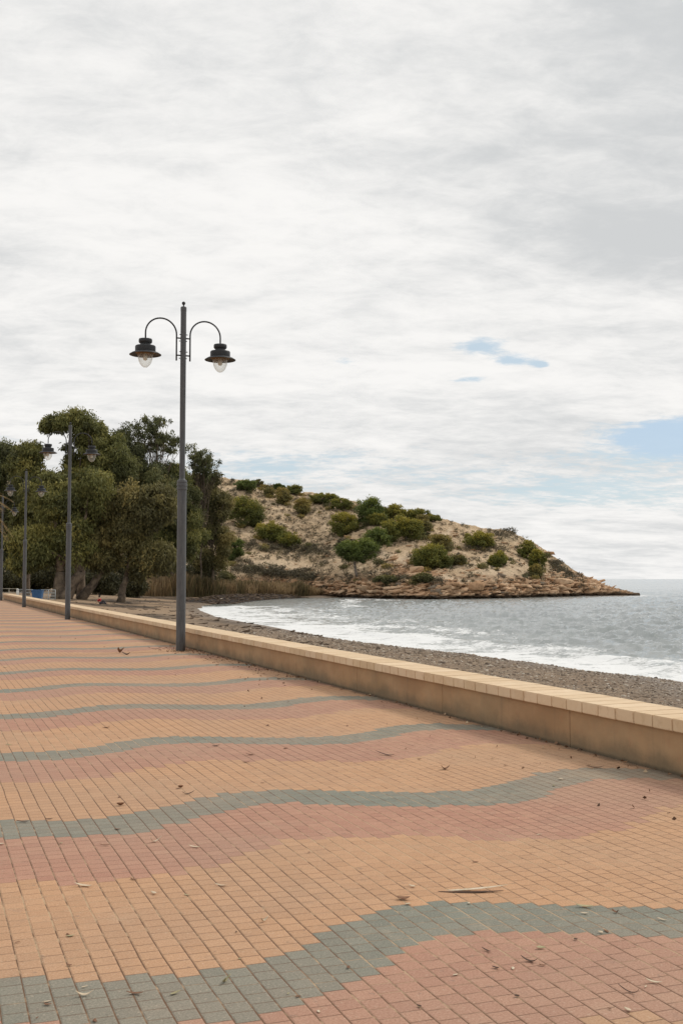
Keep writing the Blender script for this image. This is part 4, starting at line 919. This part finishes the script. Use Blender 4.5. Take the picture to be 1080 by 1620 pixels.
bmobj('hair', bm, mat_simple('black_hair', (.012, .01, .009), (.03, .025, .02), 30, .6), per, smooth=True)

# ------------------------------------------------------------------ fallen leaves
def leaf_bm(L=.12, W=.018, curl=.02, sick=.25, seg=9, cup=.2):
    bm = bmesh.new(); rows = []
    for i in range(seg+1):
        q = i/seg; wv = W*math.sin(math.pi*min(1, q*1.02))**.7+.0012; x = (q-.5)*L; yb = sick*L*(1-(2*q-1)**2); z = curl*(2*q-1)**2
        rows.append([bm.verts.new((x, yb-wv, z+cup*wv)), bm.verts.new((x, yb, z)), bm.verts.new((x, yb+wv, z+cup*wv))])
    for a, b in zip(rows, rows[1:]):
        for k in (0, 1): bm.faces.new((a[k], a[k+1], b[k+1], b[k]))
    return bm
LM = {'pale': mat_simple('dry_leaf_pale', (.48, .38, .26), (.64, .55, .42), 30, .7, .3, .002), 'brown': mat_simple('dry_leaf_brown', (.14, .065, .035), (.25, .13, .07), 30, .7, .3, .002), 'dark': mat_simple('dry_leaf_dark', (.045, .026, .018), (.09, .05, .032), 30, .7, .3, .002), 'green': mat_simple('dry_leaf_olive', (.30, .27, .15), (.42, .37, .22), 30, .7, .3, .002)}
def leaf(label, x, y, Lpx, ang, kind, W=None, curl=.15, sick=.18, cup=.3, name='fallen_leaf', cat='leaf', group='fallen leaves on the paving', lift=.004):
    p_ = onz(x, y, 0.0); v = p_@FH; L = Lpx/1750*v*1.05
    o = bmobj(name, leaf_bm(L, (W or .09)*L, curl*L, sick, cup=cup), LM[kind], None, smooth=True, loc=(p_[0], p_[1], lift)); so = o.modifiers.new('thick', 'SOLIDIFY'); so.thickness = .0012
    o.rotation_euler = (rng.normal()*.06, rng.normal()*.06, ang-YAW); tag(o, label, cat, group); return o
leaf('long pale curved bark strip alone on the orange tiles above the nearest grey wave', 747, 1408, 104, -.02, 'pale', .034, .012, -.05, .3, 'bark_strip', 'bark', lift=.008)
leaf('dark underside strip of bark lying just beneath the long pale one', 744, 1411, 96, -.02, 'dark', .026, .006, -.05, .1, 'bark_strip', 'bark')
leaf('brown curled leaf left of the long pale bark strip', 638, 1424, 20, -.1, 'brown', .30, .2, .1)
leaf('large dead leaf standing up on the paving left of the nearest lamp', 192, 1033, 12, .9, 'brown', .30, .7, .3, 1.0)
leaf('dark dead leaf lying just right of the upright one', 199, 1036, 14, -.3, 'dark', .25, .3, .2)
leaf('small brown nut like leaf left of the dark forked twig', 191, 1275, 12, 0, 'brown', .35, .3, .1, .8)
leaf('round brown seed leaf above the pale twig', 286, 1247, 8, .2, 'brown', .5, .3, .1, .8)
leaf('dark forked twig on the orange tiles above the second grey wave', 298, 1257, 22, .7, 'dark', .07, .2, .1)
leaf('pale leaf on orange tiles at the far left', 131, 1404, 28, -.15, 'pale', .10)
leaf('pink brown leaf flat on the nearest grey wave', 213, 1575, 26, -.1, 'brown', .10)
leaf('curled pale leaf on the grey wave left of the pink brown one', 134, 1578, 26, .2, 'pale', .10, .35)
leaf('hooked pale leaf standing on the grey wave', 362, 1555, 18, 1.3, 'green', .14, .5, .4)
leaf('olive leaf on the grey wave between the hooked and pink brown ones', 278, 1574, 17, .7, 'green', .16)
leaf('V shaped pale leaf on the red tiles', 247, 1334, 18, .5, 'pale', .12, .5, .4)
leaf('slim white leaf right of the V shaped one on the red tiles', 307, 1342, 20, -.35, 'pale', .10)
leaf('pale leaf in the middle of the orange field', 242, 1415, 14, -1.0, 'pale', .18)
leaf('slim leaf on orange tiles below the red field', 349, 1403, 22, -.4, 'pale', .08)
leaf('curled pale leaf right of centre on the orange tiles', 419, 1459, 16, 1.0, 'pale', .12, .4)
leaf('long brown curved twig on the pink tiles at lower right', 993, 1574, 34, -.75, 'dark', .035, .3, .25)
leaf('dark twisted leaf on the pink tiles', 836, 1524, 26, -.5, 'dark', .12, .3, .25)
leaf('small dark bark chip left of the twisted leaf on the pink tiles', 783, 1533, 12, -.6, 'dark', .2)
leaf('slim brown chip above the dark bark chip on the pink tiles', 768, 1506, 18, -.9, 'dark', .08)
leaf('thin white leaf at lower right on the pink tiles', 1033, 1557, 24, -.5, 'pale', .09, .2, .15)
leaf('pale leaf stub at the bottom right of the pink tiles', 991, 1600, 14, -1.2, 'pale', .22)
leaf('white leaf on the grey wave near the right edge', 1046, 1457, 15, -.6, 'pale', .10)
leaf('curled brown leaf on the grey wave at right', 972, 1445, 12, -.9, 'brown', .20, .4)
leaf('grey pale leaf on top of the grey wave at right', 924, 1437, 26, -.25, 'green', .12)
leaf('slim pale leaf below the grey pale one on the wave', 924, 1447, 12, -.4, 'pale', .16)
leaf('pale chip on the lower edge of the grey wave at right', 949, 1477, 9, -.9, 'pale', .25)
leaf('leaf cluster chip at the wave lower edge centre', 855, 1502, 14, .1, 'green', .25)
leaf('small dark dot leaf on pink tiles below the wave', 910, 1488, 6, .2, 'dark', .4)
leaf('dark chip at the bottom of the pink tiles', 662, 1594, 10, -1.0, 'dark', .2)
leaf('small dark chip on pink tiles right of centre bottom', 817, 1578, 8, .1, 'dark', .3)
leaf('pale leaf above the left bark strip end', 651, 1404, 12, -.7, 'pale', .2)
leaf('brown leaf with pale rim by the curled brown one', 645, 1432, 9, .1, 'pale', .3)
leaf('dark slim leaf on the red tiles of the second field', 166, 1339, 16, 0, 'brown', .08)
leaf('twig near the left end of the second grey wave', 36, 1302, 20, -.1, 'dark', .09)
leaf('tiny forked twig on the second grey wave left', 78, 1297, 12, .3, 'dark', .10)
leaf('dark slim twig on red tiles in front of the wall', 608, 1196, 34, -.6, 'dark', .06)
leaf('curled brown leaf lying alone right of the dark slim twig', 704, 1218, 14, .1, 'brown', .35, .5)
leaf('dark stick lying against the sandy paving near the wall', 940, 1216, 26, -.35, 'dark', .07)
leaf('white chip on the second grey wave near the wall', 887, 1234, 8, .5, 'pale', .4)
leaf('brown leaf on the third grey wave near the left', 396, 1195, 14, 0, 'brown', .15)
leaf('brown leaf above the third grey wave left', 168, 1152, 12, 0, 'brown', .18)
leaf('curled leaf right of middle on red tiles of third field', 342, 1181, 12, .3, 'dark', .15)
leaf('long thin stick on the paving left of the nearest lamp foot', 247, 1027, 20, .15, 'dark', .06)
k = 0
while k < 42:
    x = rng.uniform(0, 1080); y = 1620-620*rng.random()**1.5
    p_ = onz(x, y, 0)
    if p_[0] > 5.7: continue
    kind = rng.choice(['brown', 'dark', 'pale', 'brown', 'green']); leaf('small fallen eucalyptus leaf scattered on the open paving', x, y, rng.uniform(5, 13), rng.uniform(0, 6.28), kind, rng.uniform(.07, .2), rng.uniform(0, .12), rng.uniform(-.2, .2), rng.uniform(.0, .4), group='small scattered leaves on the paving'); k += 1
# leaf litter drift against the wall and round the lamp foot
n = 1050; V, F_, tn = [], [], []
for i in range(n):
    r_ = rng.random()
    if r_ < .22: X_, Y_ = 5.45+rng.normal()*.22+.08, 24.85+rng.normal()*.4
    elif r_ < .5: Y_ = rng.uniform(17, 27); X_ = 5.86-abs(rng.normal())*.28
    elif r_ < .93: Y_ = 4+rng.random()**1.5*70; X_ = 5.875-abs(rng.normal())*.07
    else: Y_ = 6+rng.random()*26; X_ = 5.8-abs(rng.normal())*.9
    if X_ > 5.87 : X_ = 5.86
    L = rng.uniform(.015, .055); a = rng.uniform(0, 6.28); dx, dy = math.cos(a)*L, math.sin(a)*L; wx_, wy_ = -math.sin(a)*L*.2, math.cos(a)*L*.2; z0 = .004+rng.random()*.012; z1 = .004+rng.random()*.03
    k = len(V); V += [(X_-dx*.5, Y_-dy*.5, z0), (X_+wx_, Y_+wy_, z1), (X_+dx*.5, Y_+dy*.5, z0+.006), (X_-wx_, Y_-wy_, .004)]; F_.append((k, k+1, k+2, k+3)); tn += [rng.random()]*4
m, t, p = newmat('litter', .8, .2); a_ = t.attr('rnd'); c = t.mix(t.ramp(a_, 0, .7, False), (.08, .045, .028), (.28, .16, .09)); c = t.mix(t.ramp(a_, .75, 1), c, (.45, .34, .22)); t.put(p.inputs['Base Color'], c)
V = np.array(V); V[:, 0] = np.minimum(V[:, 0], 5.882)
o = npmesh('leaf_litter', V, F_, m, attrs={'rnd': tn}); tag(o, 'brown leaf litter drifted along the wall foot and round the lamp base', 'leaf litter', kind='stuff')
print('objects', len(bpy.data.objects))
